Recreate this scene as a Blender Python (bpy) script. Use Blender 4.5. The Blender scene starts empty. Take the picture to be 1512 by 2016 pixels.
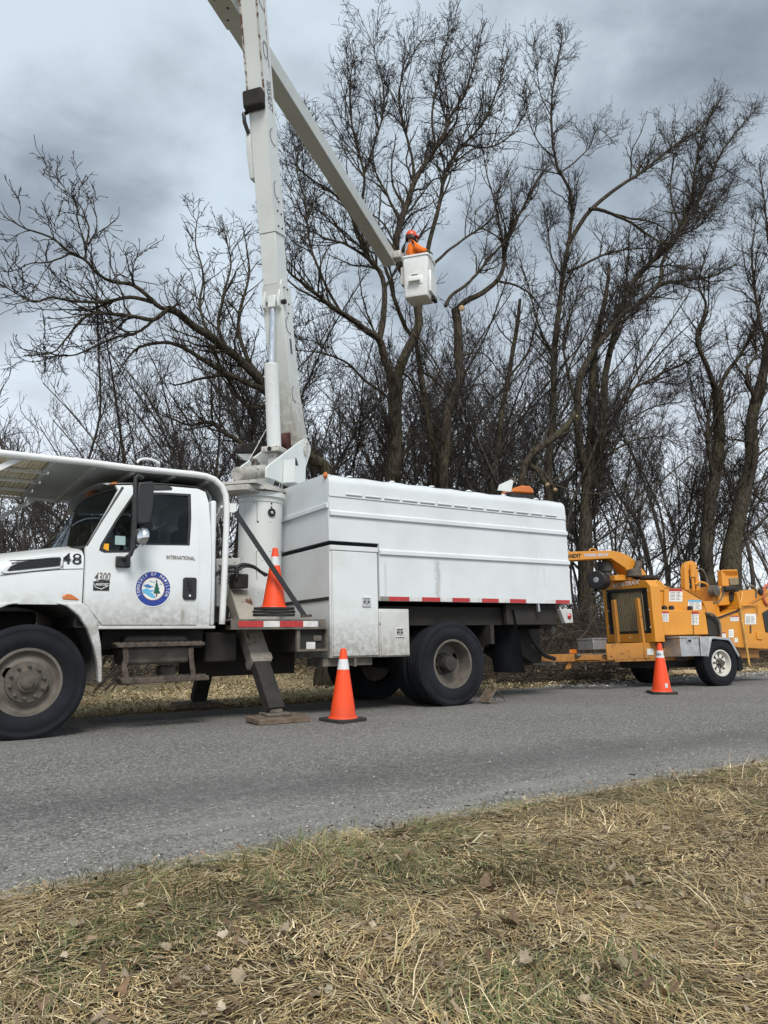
import bpy, bmesh, math, random
import numpy as np
from math import sin, cos, tan, radians, pi, atan, sqrt
from mathutils import Matrix, Vector
rng = np.random.default_rng(11); random.seed(5)
S = bpy.context.scene
COL = S.collection

# ------------------------------------------------------------------ camera
F_PX, HORIZON, YAW, EYE = 1480.0, 1221.0, 33.0, 1.05      # photo pixels (1512 x 2016)
PITCH = atan((HORIZON - 1008) / F_PX)
cd = bpy.data.cameras.new('camera'); cam = bpy.data.objects.new('camera', cd); COL.objects.link(cam)
cd.sensor_fit = 'VERTICAL'; cd.sensor_height = 36.0; cd.lens = F_PX / 2016 * 36.0
cd.clip_start = 0.05; cd.clip_end = 3000
cam.location = (0, 0, EYE); cam.rotation_euler = (pi / 2 + PITCH, 0, -radians(YAW))
S.camera = cam
S.render.resolution_x, S.render.resolution_y = 768, 1024

# ------------------------------------------------------------------ node helper
class NT:
    def __init__(s, tree): s.t = tree
    def n(s, typ, _inp=None, **kw):
        nd = s.t.nodes.new('ShaderNode' + typ)
        for k, v in kw.items(): setattr(nd, k, v)
        for k, v in (_inp or {}).items():
            sock = nd.inputs[k]
            if isinstance(v, bpy.types.NodeSocket): s.t.links.new(v, sock)
            else: sock.default_value = v
        return nd
    def math(s, op, a, b=0.0, clamp=False):
        nd = s.n('Math', {0: a, 1: b}, operation=op); nd.use_clamp = clamp; return nd.outputs[0]
    def noise(s, vec, scale, detail=4, rough=.55, out=0, dist=0.0):
        return s.n('TexNoise', {'Vector': vec, 'Scale': scale, 'Detail': detail, 'Roughness': rough, 'Distortion': dist}).outputs[out]
    def ramp(s, v, a, b, lo=0.0, hi=1.0, smooth=True):
        nd = s.n('MapRange', {0: v, 1: a, 2: b, 3: lo, 4: hi}); nd.interpolation_type = 'SMOOTHSTEP' if smooth else 'LINEAR'
        return nd.outputs[0]
    def mix(s, f, a, b, blend='MIX'):
        nd = s.n('Mix', data_type='RGBA', blend_type=blend)
        for i, v in ((0, f), (6, a), (7, b)):
            if isinstance(v, bpy.types.NodeSocket): s.t.links.new(v, nd.inputs[i])
            else: nd.inputs[i].default_value = (*v, 1) if (i > 0 and len(v) == 3) else v
        return nd.outputs[2]
    def scale(s, vec, sc): return s.n('Mapping', {'Vector': vec, 'Scale': sc}).outputs[0]
    def link(s, a, b): s.t.links.new(a, b)

# ------------------------------------------------------------------ world: overcast sky
SUN_EL, SUN_AZ = radians(48), radians(205)     # azimuth clockwise from +Y: behind the camera, to its left
w = bpy.data.worlds.new('World'); S.world = w; w.use_nodes = True
wt = w.node_tree; wt.nodes.clear(); q = NT(wt)
sky = q.n('TexSky', sky_type='NISHITA', sun_disc=False, sun_elevation=SUN_EL, sun_rotation=SUN_AZ, air_density=1.0, dust_density=2.0, ozone_density=1.5)
tc = q.n('TexCoord').outputs['Generated']
sep = q.n('SeparateXYZ', {0: tc})
up = q.math('MAXIMUM', sep.outputs[2], 0.0)
den = q.math('ADD', up, 0.22)
cloud_v = q.n('CombineXYZ', {0: q.math('DIVIDE', sep.outputs[0], den), 1: q.math('DIVIDE', sep.outputs[1], den), 2: 0.37}).outputs[0]
n1 = q.noise(cloud_v, 1.7, 4, .45, dist=.1)
n2 = q.noise(cloud_v, 4.6, 7, .58, dist=.2)
nn = q.math('ADD', q.math('MULTIPLY', n1, .72), q.math('MULTIPLY', n2, .28))
cl = q.ramp(nn, .36, .63)
cloud = q.mix(cl, (1.25, 1.47, 1.72), (3.4, 3.92, 4.35))
hz = q.ramp(up, .5, 0.02)                       # thinner, brighter cloud towards the horizon
cloud = q.mix(q.math('MULTIPLY', hz, .9), cloud, (5.4, 5.8, 6.25))
skyc = q.mix(.93, sky.outputs[0], cloud)
bg = q.n('Background', {'Color': skyc, 'Strength': 0.1})
wo = q.n('OutputWorld', {'Surface': bg.outputs[0]})

sd = bpy.data.lights.new('sun', 'SUN'); sd.energy = 1.5; sd.angle = radians(24); sd.color = (1, .96, .9)
sun = bpy.data.objects.new('sun', sd); COL.objects.link(sun)
sdir = Vector((sin(SUN_AZ) * cos(SUN_EL), cos(SUN_AZ) * cos(SUN_EL), sin(SUN_EL)))
sun.rotation_euler = sdir.to_track_quat('Z', 'Y').to_euler(); sun.location = sdir * 60
S.view_settings.view_transform = 'Standard'; S.view_settings.look = 'None'; S.view_settings.gamma = 1
S.view_settings.use_curve_mapping = False; S.view_settings.exposure = 1.04

# ------------------------------------------------------------------ pixel -> place
_cy, _sy = cos(radians(YAW)), sin(radians(YAW))
R_ = np.array([_cy, -_sy, 0]); Fh = np.array([_sy, _cy, 0]); Z_ = np.array([0, 0, 1.0])
F_ = Fh * cos(PITCH) + Z_ * sin(PITCH); U_ = -Fh * sin(PITCH) + Z_ * cos(PITCH); C_ = np.array([0, 0, EYE])
def ray(x, y): return F_ + R_ * (x - 756) / F_PX - U_ * (y - 1008) / F_PX
def PY(x, y, Y): d = ray(x, y); return C_ + d * (Y / d[1])
def PX(x, y, X): d = ray(x, y); return C_ + d * (X / d[0])
def PZ(x, y, z=0.0): d = ray(x, y); return C_ + d * ((z - EYE) / d[2])
def z1(x, y): return x / 3.252, 860 + y / 3.252            # enlargement used for the cab
def z2(x, y): return 400 + x / 3.252, 840 + y / 3.252

# ------------------------------------------------------------------ mesh helpers
INV = {}                                  # root name -> matrix that puts a child's own frame into the root's
class B:
    def __init__(s): s.v = []; s.f = []
    def add(s, v, f):
        o = len(s.v); s.v.extend([tuple(map(float, p)) for p in v]); s.f.extend([tuple(int(i) + o for i in g) for g in f]); return s
    def box(s, x0, x1, y0, y1, z0, z1):
        return s.add([(x, y, z) for x in (x0, x1) for y in (y0, y1) for z in (z0, z1)],
                     [(0, 1, 3, 2), (4, 6, 7, 5), (0, 4, 5, 1), (2, 3, 7, 6), (0, 2, 6, 4), (1, 5, 7, 3)])
    def obox(s, c, a, b, d, ha, hb, hd):
        c, a, b, d = [np.array(k, float) for k in (c, a, b, d)]
        return s.add([c + a * i * ha + b * j * hb + d * k * hd for i in (-1, 1) for j in (-1, 1) for k in (-1, 1)],
                     [(0, 1, 3, 2), (4, 6, 7, 5), (0, 4, 5, 1), (2, 3, 7, 6), (0, 2, 6, 4), (1, 5, 7, 3)])
    def beam(s, p0, p1, wa, wb, side=(0, 1, 0)):
        p0, p1 = np.array(p0, float), np.array(p1, float); d = p1 - p0; L = np.linalg.norm(d); d /= L
        a = np.array(side, float); a -= d * (a @ d); a /= np.linalg.norm(a); b = np.cross(d, a)
        return s.obox((p0 + p1) / 2, d, a, b, L / 2, wa / 2, wb / 2)
    def tube(s, pts, r, n=10, caps=True):
        P = np.array(pts, float); K = len(P); r = np.full(K, r, float) if np.isscalar(r) else np.array(r, float)
        T = np.gradient(P, axis=0); T /= np.linalg.norm(T, axis=1)[:, None] + 1e-9
        ref = np.array([0, 0, 1.0]) if abs(T[0][2]) < .9 else np.array([1.0, 0, 0])
        v = []; a = np.cross(T[0], ref); a /= np.linalg.norm(a)
        for i in range(K):
            a = a - T[i] * (a @ T[i]); a /= np.linalg.norm(a); b = np.cross(T[i], a)
            for k in range(n):
                t = 2 * pi * k / n; v.append(P[i] + r[i] * (cos(t) * a + sin(t) * b))
        f = [(i * n + k, i * n + (k + 1) % n, (i + 1) * n + (k + 1) % n, (i + 1) * n + k) for i in range(K - 1) for k in range(n)]
        if caps: f += [tuple(range(n))[::-1], tuple((K - 1) * n + k for k in range(n))]
        return s.add(v, f)
    def lathe(s, prof, c, axis, n=48):
        c = np.array(c, float); ax = np.array(axis, float); ax /= np.linalg.norm(ax)
        ref = np.array([0, 0, 1.0]) if abs(ax[2]) < .9 else np.array([1.0, 0, 0])
        a = np.cross(ax, ref); a /= np.linalg.norm(a); b = np.cross(ax, a); K = len(prof)
        v = [c + ax * h + r * (cos(2 * pi * k / n) * a + sin(2 * pi * k / n) * b) for r, h in prof for k in range(n)]
        return s.add(v, [(i * n + k, i * n + (k + 1) % n, (i + 1) * n + (k + 1) % n, (i + 1) * n + k) for i in range(K - 1) for k in range(n)])
    def prism(s, pa, pb):
        n = len(pa)
        return s.add(list(pa) + list(pb), [tuple(range(n)), tuple(range(2 * n - 1, n - 1, -1))] + [(i, i + n, (i + 1) % n + n, (i + 1) % n) for i in range(n)])
    def slab(s, pts, d):                       # polygon in space, thickened along d
        pts = [np.array(p, float) for p in pts]; d = np.array(d, float); return s.prism(pts, [p + d for p in pts])
    def build(s, name, mat, parent=None, bevel=0, smooth=False, seg=2, inv=None):
        me = bpy.data.meshes.new(name); me.from_pydata(s.v, [], s.f); me.validate()
        bm = bmesh.new(); bm.from_mesh(me); bmesh.ops.recalc_face_normals(bm, faces=bm.faces); bm.to_mesh(me); bm.free()
        if mat is not None:
            for m in (mat if isinstance(mat, (list, tuple)) else [mat]): me.materials.append(m)
        o = bpy.data.objects.new(name, me); COL.objects.link(o)
        if bevel:
            m = o.modifiers.new('bevel', 'BEVEL'); m.width = bevel; m.segments = seg; m.limit_method = 'ANGLE'; m.angle_limit = radians(35); m.harden_normals = False
        if smooth or bevel:
            me.shade_smooth(); me.set_sharp_from_angle(angle=radians(38))
        if parent is not None:
            o.parent = parent
            if inv is not None: o.matrix_parent_inverse = inv
            elif parent.name in INV: o.matrix_parent_inverse = INV[parent.name]
        return o

def tag(o, label=None, cat=None, group=None, kind=None):
    if label: o['label'] = label
    if cat: o['category'] = cat
    if group: o['group'] = group
    if kind: o['kind'] = kind
    return o
def empty(name, loc, world=True, rot=(0, 0, 0)):
    o = bpy.data.objects.new(name, None); COL.objects.link(o); o.location = loc; o.rotation_euler = rot; o.empty_display_size = .2
    if world: INV[o.name] = Matrix.Translation(loc).inverted()
    return o
def mesh_np(name, V, faces, mat, parent=None, color=None, smooth=False):
    """fast mesh from arrays; faces: list of int arrays with 3 or 4 columns"""
    me = bpy.data.meshes.new(name); V = np.asarray(V, np.float32)
    me.vertices.add(len(V)); me.vertices.foreach_set('co', V.ravel())
    nl = sum(f.size for f in faces); npoly = sum(len(f) for f in faces)
    me.loops.add(nl); me.polygons.add(npoly)
    me.loops.foreach_set('vertex_index', np.concatenate([f.ravel() for f in faces]).astype(np.int32))
    tot = np.concatenate([np.full(len(f), f.shape[1], np.int32) for f in faces]); st = np.concatenate([[0], np.cumsum(tot)[:-1]]).astype(np.int32)
    me.polygons.foreach_set('loop_start', st)
    if smooth: me.polygons.foreach_set('use_smooth', np.ones(npoly, bool))
    me.update(calc_edges=True)
    if color is not None:
        a = me.color_attributes.new('tint', 'FLOAT_COLOR', 'POINT')
        a.data.foreach_set('color', np.concatenate([color, np.ones((len(color), 1))], 1).astype(np.float32).ravel())
    me.materials.append(mat)
    o = bpy.data.objects.new(name, me); COL.objects.link(o)
    if parent is not None: o.parent = parent
    return o

# lettering with the built-in font, as flat geometry
def glyphs(txt, size=1.0, shear=0.0, bold=0.0, spacing=1.0):
    cu = bpy.data.curves.new('t', 'FONT'); cu.body = txt; cu.size = size; cu.shear = shear; cu.offset = bold; cu.space_character = spacing
    cu.align_x = 'CENTER'; cu.align_y = 'CENTER'; cu.resolution_u = 3; cu.fill_mode = 'FRONT'
    o = bpy.data.objects.new('t', cu); COL.objects.link(o); dg = bpy.context.evaluated_depsgraph_get()
    me = bpy.data.meshes.new_from_object(o.evaluated_get(dg)); v = np.array([p.co[:] for p in me.vertices]).reshape(-1, 3); f = [tuple(p.vertices) for p in me.polygons]
    bpy.data.objects.remove(o); bpy.data.curves.remove(cu); bpy.data.meshes.remove(me)
    return v, f
def letter(b, txt, org, right, upv, size, width=None, shear=0, bold=0, spacing=1.0, fn=None, xs=1.0):
    v, f = glyphs(txt, 1.0, shear, bold / size if size else 0, spacing)
    if not len(v): return
    sx = size * xs if width is None else width / (v[:, 0].max() - v[:, 0].min()); sy = size
    org, right, upv = [np.array(k, float) for k in (org, right, upv)]
    P = [org + right * p[0] * sx + upv * p[1] * sy for p in v]
    if fn: P = [fn(p) for p in P]
    b.add(P, f)

# ------------------------------------------------------------------ materials
def newmat(name):
    m = bpy.data.materials.new(name); m.use_nodes = True; t = m.node_tree; t.nodes.clear(); q = NT(t)
    out = q.n('OutputMaterial'); b = q.n('BsdfPrincipled'); q.link(b.outputs[0], out.inputs[0]); return m, q, b
def plain(name, col, rough=.5, metal=0.0, var=.12, scale=9.0, bump=0.0, bscale=60, coat=0.0, spec=.5):
    m, q, b = newmat(name); P = q.n('NewGeometry').outputs['Position']
    n = q.noise(P, scale, 5, .6); c = q.mix(q.ramp(n, .25, .75), [max(0, k * (1 - var)) for k in col], [min(1, k * (1 + var)) for k in col])
    q.link(c, b.inputs['Base Color']); b.inputs['Metallic'].default_value = metal; b.inputs['Specular IOR Level'].default_value = spec
    q.link(q.ramp(n, .2, .8, max(0, rough - .08), min(1, rough + .08)), b.inputs['Roughness']); b.inputs['Coat Weight'].default_value = coat
    if bump:
        bn = q.n('Bump', {'Strength': bump, 'Distance': .01, 'Height': q.noise(P, bscale, 6, .65)}); q.link(bn.outputs[0], b.inputs['Normal'])
    return m
def painted(name, col, rough=.32, zlo=0.0, zhi=1.0, amount=.8, dirt=(.16, .125, .085), base_dirt=.12, streak=.5, rust=0.0, coat=.2, chips=0.0, spots=1.0, runs=()):
    """old vehicle paint: road film thickest low down, run-off streaks, rust blooms and stone chips"""
    m, q, b = newmat(name); P = q.n('NewGeometry').outputs['Position']; sp = q.n('SeparateXYZ', {0: P})
    big = q.noise(P, 1.6, 5, .6); fine = q.noise(P, 14, 6, .65); st = q.noise(q.scale(P, (13, 13, .8)), 1.0, 5, .6)
    low = q.ramp(q.math('ADD', sp.outputs[2], q.math('MULTIPLY', q.math('SUBTRACT', big, .5), .55)), zhi, zlo)
    f = q.math('MULTIPLY', low, q.ramp(fine, .28, .62, .35, 1.0)); f = q.math('MULTIPLY', f, amount)
    f2 = q.math('MULTIPLY', q.ramp(st, .5, .78), q.math('MULTIPLY', q.ramp(big, .4, .65), streak))
    f = q.math('MAXIMUM', f, q.math('MULTIPLY', f2, .45)); f = q.math('MAXIMUM', f, q.math('MULTIPLY', q.ramp(big, .35, .75), base_dirt))
    sm = q.noise(P, 55, 3, .7); f = q.math('MAXIMUM', f, q.math('MULTIPLY', q.ramp(sm, .68, .76), .35 * spots))
    for (sx_, wid, ztop, zbot, stg) in runs:                # run-off stains that start at a seam or a latch
        g = q.ramp(q.math('ABSOLUTE', q.math('SUBTRACT', q.math('ADD', sp.outputs[0], q.math('MULTIPLY', q.math('SUBTRACT', fine, .5), wid * 1.4)), sx_)), wid, 0.0)
        g = q.math('MULTIPLY', g, q.math('MULTIPLY', q.ramp(sp.outputs[2], ztop, ztop - .12), q.ramp(sp.outputs[2], zbot, zbot + .02))); f = q.math('MAXIMUM', f, q.math('MULTIPLY', g, q.ramp(st, .3, .6, .35 * stg, stg)))
    c = q.mix(f, col, dirt)
    if rust:
        rn = q.noise(P, 5.5, 8, .72, dist=.6); rf = q.ramp(rn, .72 - rust * .25, .76 - rust * .25)
        c = q.mix(rf, c, q.mix(fine, (.16, .05, .015), (.06, .025, .012)))
    if chips:
        cn = q.noise(P, 38, 2, .5); cf = q.ramp(cn, .74 - chips * .1, .75 - chips * .1); c = q.mix(cf, c, (.03, .025, .02))
    q.link(c, b.inputs['Base Color']); q.link(q.ramp(f, 0, .8, rough, .75), b.inputs['Roughness']); b.inputs['Coat Weight'].default_value = coat; b.inputs['Coat Roughness'].default_value = .15
    bn = q.n('Bump', {'Strength': .16, 'Distance': .02, 'Height': q.noise(P, 2.6, 3, .5)}); q.link(bn.outputs[0], b.inputs['Normal'])
    return m
M = {}
WHITE = (.74, .77, .77)
M['cab'] = painted('cab_paint', (.72, .755, .76), .25, .9, 1.5, .7, coat=.4, base_dirt=.1, streak=.35, runs=((2.50, .09, 1.24, .95, .7), (2.62, .04, 1.2, .95, .5)))
M['box'] = painted('box_paint', (.66, .695, .71), .34, 1.05, 1.4, .4, base_dirt=.13, streak=.7, rust=.14, runs=((5.74, .07, 1.86, 1.2, .6), (5.05, .12, 1.36, 1.2, .55), (6.5, .1, 1.36, 1.2, .4), (4.95, .03, 1.8, 1.3, .3), (7.6, .03, 1.85, 1.5, .3)))
M['cabinet'] = painted('cabinet_paint', (.66, .69, .69), .4, .55, 1.3, .75, base_dirt=.16, streak=.5, rust=.12)
M['old'] = painted('worn_white_paint', (.60, .61, .59), .5, .3, 1.3, .9, base_dirt=.35, streak=.8, rust=.35)
M['ped'] = painted('pedestal_paint', (.68, .71, .70), .42, .9, 1.6, .5, base_dirt=.14, streak=.7, chips=.12)
M['boom'] = painted('boom_paint', (.66, .695, .68), .45, 0, 1, 0, base_dirt=.12, streak=.7, chips=.0, rust=.06)
M['boomlow'] = painted('lower_boom_paint', (.66, .69, .67), .5, 3.2, 5.2, .75, dirt=(.2, .165, .11), base_dirt=.25, streak=.9)
M['boomrust'] = painted('boom_edge_paint', (.5, .5, .46), .6, 0, 1, 0, base_dirt=.4, streak=.6, rust=.95)
M['ubm'] = painted('upper_boom_paint', (.52, .55, .53), .4, 0, 1, 0, base_dirt=.15, streak=.3)
M['bucket'] = plain('bucket_fibreglass', (.78, .80, .79), .35, var=.05, coat=.2)
M['grease'] = painted('greasy_white_paint', (.5, .49, .45), .45, 0, 1, 0, base_dirt=.6, streak=1, rust=.3, chips=.9)
M['tube'] = painted('guard_tube_paint', (.74, .76, .76), .4, .9, 1.35, .6, base_dirt=.1, rust=.15)
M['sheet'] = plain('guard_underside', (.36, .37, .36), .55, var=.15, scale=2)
M['rubber'] = plain('tyre_rubber', (.011, .0125, .016), .9, var=.5, scale=3.5, bump=.25, bscale=90, spec=.25)
M['black'] = plain('black_plastic', (.018, .018, .02), .45, var=.2)
M['frame'] = plain('dirty_black_frame', (.022, .019, .016), .8, var=.5, scale=6, bump=.2)
M['greysteel'] = plain('dirty_grey_steel', (.12, .105, .085), .75, var=.45, scale=7, bump=.25)
M['tan'] = plain('dusty_rim', (.115, .1, .083), .7, var=.3, scale=8, bump=.15)
M['tandark'] = plain('dusty_hub', (.085, .072, .058), .75, var=.35, scale=14, bump=.2)
M['darkhub'] = plain('oily_hub', (.03, .026, .022), .6, var=.4, scale=20)
M['rusty'] = plain('rusty_step_steel', (.075, .058, .045), .85, var=.6, scale=18, bump=.5)
M['legpaint'] = painted('outrigger_paint', (.42, .39, .33), .6, .2, 1.1, .75, dirt=(.1, .07, .045), base_dirt=.5, rust=.55)
M['chrome'] = plain('chrome', (.7, .72, .75), .2, 1.0, var=.03)
M['red'] = plain('red_reflective_tape', (.42, .03, .03), .35, var=.15)
M['wtape'] = plain('white_reflective_tape', (.6, .6, .58), .35, var=.15)
M['greytape'] = plain('dull_reflective_tape', (.2, .19, .17), .6, var=.2)
M['amber'] = plain('amber_lens', (.55, .14, .01), .2, var=.1, coat=.5)
M['redlens'] = plain('red_lens', (.5, .01, .02), .15, var=.1, coat=.6)
M['ink'] = plain('black_lettering', (.012, .012, .014), .5, var=.1)
M['blue'] = plain('emblem_blue', (.02, .05, .28), .4, var=.05)
M['ltblue'] = plain('emblem_light_blue', (.12, .42, .66), .4, var=.05)
M['midblue'] = plain('emblem_mid_blue', (.07, .2, .42), .4, var=.05)
M['paper'] = plain('white_decal', (.78, .78, .75), .5, var=.06)
M['green'] = plain('emblem_green', (.005, .1, .06), .4, var=.05)
M['brown'] = plain('emblem_brown', (.22, .1, .03), .4, var=.05)
M['yellow'] = plain('yellow_sticker', (.8, .38, .01), .45, var=.05)
M['paleblue'] = plain('pale_sticker', (.3, .42, .42), .45, var=.05)
M['seat'] = plain('seat_cloth', (.02, .02, .022), .9)
M['diamond'] = None
M['orange'] = painted('chipper_paint', (.68, .28, .026), .42, .3, .9, .5, dirt=(.1, .05, .02), base_dirt=.13, streak=.6, rust=.2, coat=.15)
M['orangerust'] = painted('rusty_chipper_paint', (.52, .22, .03), .55, .2, .8, .8, dirt=(.09, .045, .02), base_dirt=.3, rust=.55)
M['cone'] = painted('cone_plastic', (.9, .075, .012), .45, -.05, .3, .4, dirt=(.28, .06, .03), base_dirt=.1, streak=.3, coat=0, spots=.5)
M['conebase'] = plain('cone_base_rubber', (.025, .024, .023), .85, var=.4, bump=.2)
M['cband'] = painted('cone_reflective_band', (.7, .71, .72), .35, 0, .1, 0, dirt=(.25, .22, .2), base_dirt=.3, streak=.6, coat=0)
M['wood'] = plain('old_plank', (.13, .095, .068), .85, var=.45, scale=12, bump=.4)
M['cutwood'] = plain('sawn_wood', (.5, .36, .2), .8, var=.2, scale=20, bump=.2)
M['hivis'] = plain('orange_jacket', (.8, .17, .012), .85, var=.15, scale=14, bump=.15)
M['silver'] = plain('silver_band', (.55, .55, .5), .4, var=.1)
M['trouser'] = plain('dark_trousers', (.03, .032, .04), .9)
M['skin'] = plain('skin', (.45, .24, .17), .55, var=.08)
M['glove'] = plain('work_glove', (.08, .085, .05), .85, var=.3, scale=30)
M['helmet'] = plain('helmet_plastic', (.75, .07, .012), .35, var=.05, coat=.3)
M['hair'] = plain('dark_hair', (.02, .015, .012), .7)
M['alu'] = plain('aluminium', (.5, .51, .52), .4, .7, var=.15, scale=14)
M['radiator'] = plain('radiator_fin', (.22, .185, .115), .7, var=.25, scale=20)
M['whiterim'] = painted('white_rim_paint', (.68, .66, .6), .45, 0, .45, .25, base_dirt=.25, rust=.2)
M['bandtext'] = plain('pale_lettering', (.5, .5, .55), .4)

def glassmat(name, tint, refl=.08):
    m = bpy.data.materials.new(name); m.use_nodes = True; t = m.node_tree; t.nodes.clear(); q = NT(t)
    out = q.n('OutputMaterial'); tr = q.n('BsdfTransparent', {'Color': (*tint, 1)}); gl = q.n('BsdfGlossy', {'Color': (.55, .6, .63, 1), 'Roughness': .02})
    fr = q.n('Fresnel', {'IOR': 1.5}); f = q.math('ADD', fr.outputs[0], refl, True); mx = q.n('MixShader', {0: f, 1: tr.outputs[0], 2: gl.outputs[0]}); q.link(mx.outputs[0], out.inputs[0]); return m
M['glass'] = glassmat('side_glass', (.42, .47, .47), .0); M['wind'] = glassmat('windscreen_glass', (.36, .42, .42), .0)

def bark_mat(name, dark, light, moss=.25):
    m, q, b = newmat(name); P = q.n('NewGeometry').outputs['Position']
    st = q.n('TexVoronoi', {'Vector': q.scale(P, (20, 20, 4.2)), 'Scale': 1.0, 'Randomness': 1.0}, feature='F1').outputs['Distance']; fine = q.noise(P, 22, 6, .7); big = q.noise(P, 1.1, 4, .6)
    c = q.mix(q.ramp(q.math('ADD', q.math('MULTIPLY', st, .8), q.math('MULTIPLY', fine, .5)), .3, .95), dark, light)
    c = q.mix(q.math('MULTIPLY', q.ramp(big, .45, .7), moss), c, (.075, .08, .03)); q.link(c, b.inputs['Base Color']); b.inputs['Roughness'].default_value = .95; b.inputs['Specular IOR Level'].default_value = .2
    bn = q.n('Bump', {'Strength': .7, 'Distance': .03, 'Height': q.math('ADD', st, fine)}); q.link(bn.outputs[0], b.inputs['Normal']); return m
M['bark'] = bark_mat('bark', (.02, .016, .012), (.075, .061, .045)); M['bark2'] = bark_mat('bark_grey', (.035, .03, .026), (.095, .083, .072), .1)
M['twig'] = plain('twig_bark', (.03, .0235, .02), .9, var=.35, scale=2.0, spec=.2)
M['twig2'] = plain('twig_bark_grey', (.055, .048, .046), .9, var=.35, scale=1.2, spec=.2)
M['brush'] = plain('dead_brush', (.085, .068, .052), .95, var=.5, scale=1.5, spec=.2)

def tint_mat(name, rough=.8, trans=.0):
    m, q, b = newmat(name); a = q.n('Attribute', attribute_name='tint'); q.link(a.outputs['Color'], b.inputs['Base Color']); b.inputs['Roughness'].default_value = rough; b.inputs['Specular IOR Level'].default_value = .25
    return m
M['blade'] = tint_mat('grass_blades', .6); M['litter'] = tint_mat('leaf_litter', .85)

def diamond():
    m, q, b = newmat('diamond_plate'); tc = q.n('TexCoord').outputs['Object']; P = q.n('NewGeometry').outputs['Position']
    v = q.n('Mapping', {'Vector': tc, 'Rotation': (0, radians(45), 0), 'Scale': (34, 34, 34)}).outputs[0]
    ch = q.n('TexChecker', {'Vector': v, 'Scale': 1.0, 'Color1': (1, 1, 1, 1), 'Color2': (0, 0, 0, 1)}).outputs[1]
    n = q.noise(P, 7, 5, .6); q.link(q.mix(q.ramp(n, .3, .7), (.42, .42, .41), (.6, .6, .6)), b.inputs['Base Color']); b.inputs['Metallic'].default_value = .75; b.inputs['Roughness'].default_value = .42
    bn = q.n('Bump', {'Strength': .35, 'Distance': .01, 'Height': ch}); q.link(bn.outputs[0], b.inputs['Normal']); return m
M['diamond'] = diamond()

# ================================================================== SETTING
ROLL = radians(2.2)                               # the far half of the road falls away
def vnoise(x, y, seed=0):                         # smooth value noise
    x = np.asarray(x, float); y = np.asarray(y, float); xi = np.floor(x).astype(int); yi = np.floor(y).astype(int); fx = x - xi; fy = y - yi
    def h(a, b):
        k = (a * 374761393 + b * 668265263 + seed * 1442695041) & 0x7fffffff; k = ((k ^ (k >> 13)) * 1274126177) & 0x7fffffff; return ((k ^ (k >> 16)) & 0xffff) / 65535.0
    fx = fx * fx * (3 - 2 * fx); fy = fy * fy * (3 - 2 * fy)
    return (h(xi, yi) * (1 - fx) + h(xi + 1, yi) * fx) * (1 - fy) + (h(xi, yi + 1) * (1 - fx) + h(xi + 1, yi + 1) * fx) * fy
NEAR_EDGE, FAR_EDGE = 3.42, 9.75
def near_edge(x): return NEAR_EDGE + .16 * (vnoise(np.asarray(x) * .9, 0 * np.asarray(x) + 3.3, 4) - .5) + .09 * (vnoise(np.asarray(x) * 4, 0 * np.asarray(x), 9) - .5)
def road_z(y): return -np.clip(np.asarray(y, float) - 7.2, 0, 2.8) * tan(ROLL)
def ground_z(x, y):
    x = np.asarray(x, float); y = np.asarray(y, float)
    near = .035 * np.clip((NEAR_EDGE - y) / .5, 0, 1) + .05 * (vnoise(x * 1.7, y * 1.7, 1) - .5) * np.clip((NEAR_EDGE - y), 0, 1)
    far = -.10 - .10 * np.clip((y - 9.9) / 1.5, 0, 1) + .06 * (vnoise(x * .9, y * .9, 2) - .5) * np.clip((y - 9.9), 0, 1)
    z = np.where(y < NEAR_EDGE, near - .004, np.where(y > FAR_EDGE, far, road_z(y) - .05)); return z

xs = np.unique(np.concatenate([np.linspace(-900, -12, 14), np.linspace(-12, 30, 170), np.linspace(30, 1500, 18)]))
ys = np.unique(np.concatenate([np.linspace(-600, -5, 8), np.linspace(-5, 20, 130), np.linspace(20, 1500, 20), [NEAR_EDGE, NEAR_EDGE + .02, FAR_EDGE - .01, FAR_EDGE + .01]]))
GX, GY = np.meshgrid(xs, ys); GZ = ground_z(GX, GY)
def gridfaces(ny, nx):
    i = np.arange(ny - 1)[:, None] * nx + np.arange(nx - 1)[None]; i = i.ravel(); return np.stack([i, i + 1, i + nx + 1, i + nx], 1)
def soil_mat():
    m, q, b = newmat('soil'); P = q.n('NewGeometry').outputs['Position']; a = q.noise(P, 2.5, 6, .65); f = q.noise(P, 30, 6, .7)
    c = q.mix(q.ramp(a, .35, .65), (.028, .021, .014), (.085, .062, .036)); c = q.mix(q.ramp(f, .4, .7), c, (.19, .15, .09)); yv = q.n('SeparateXYZ', {0: P}).outputs[1]; c = q.mix(q.ramp(yv, 9.4, 10.0, 0, .8), c, q.mix(q.ramp(f, .35, .65), (.3, .235, .13), (.6, .5, .32))); q.link(c, b.inputs['Base Color']); b.inputs['Roughness'].default_value = 1; b.inputs['Specular IOR Level'].default_value = .15
    bn = q.n('Bump', {'Strength': .9, 'Distance': .03, 'Height': f}); q.link(bn.outputs[0], b.inputs['Normal']); return m
tag(mesh_np('ground', np.stack([GX, GY, GZ], -1).reshape(-1, 3), [gridfaces(*GX.shape)], soil_mat(), smooth=True), kind='structure')

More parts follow.
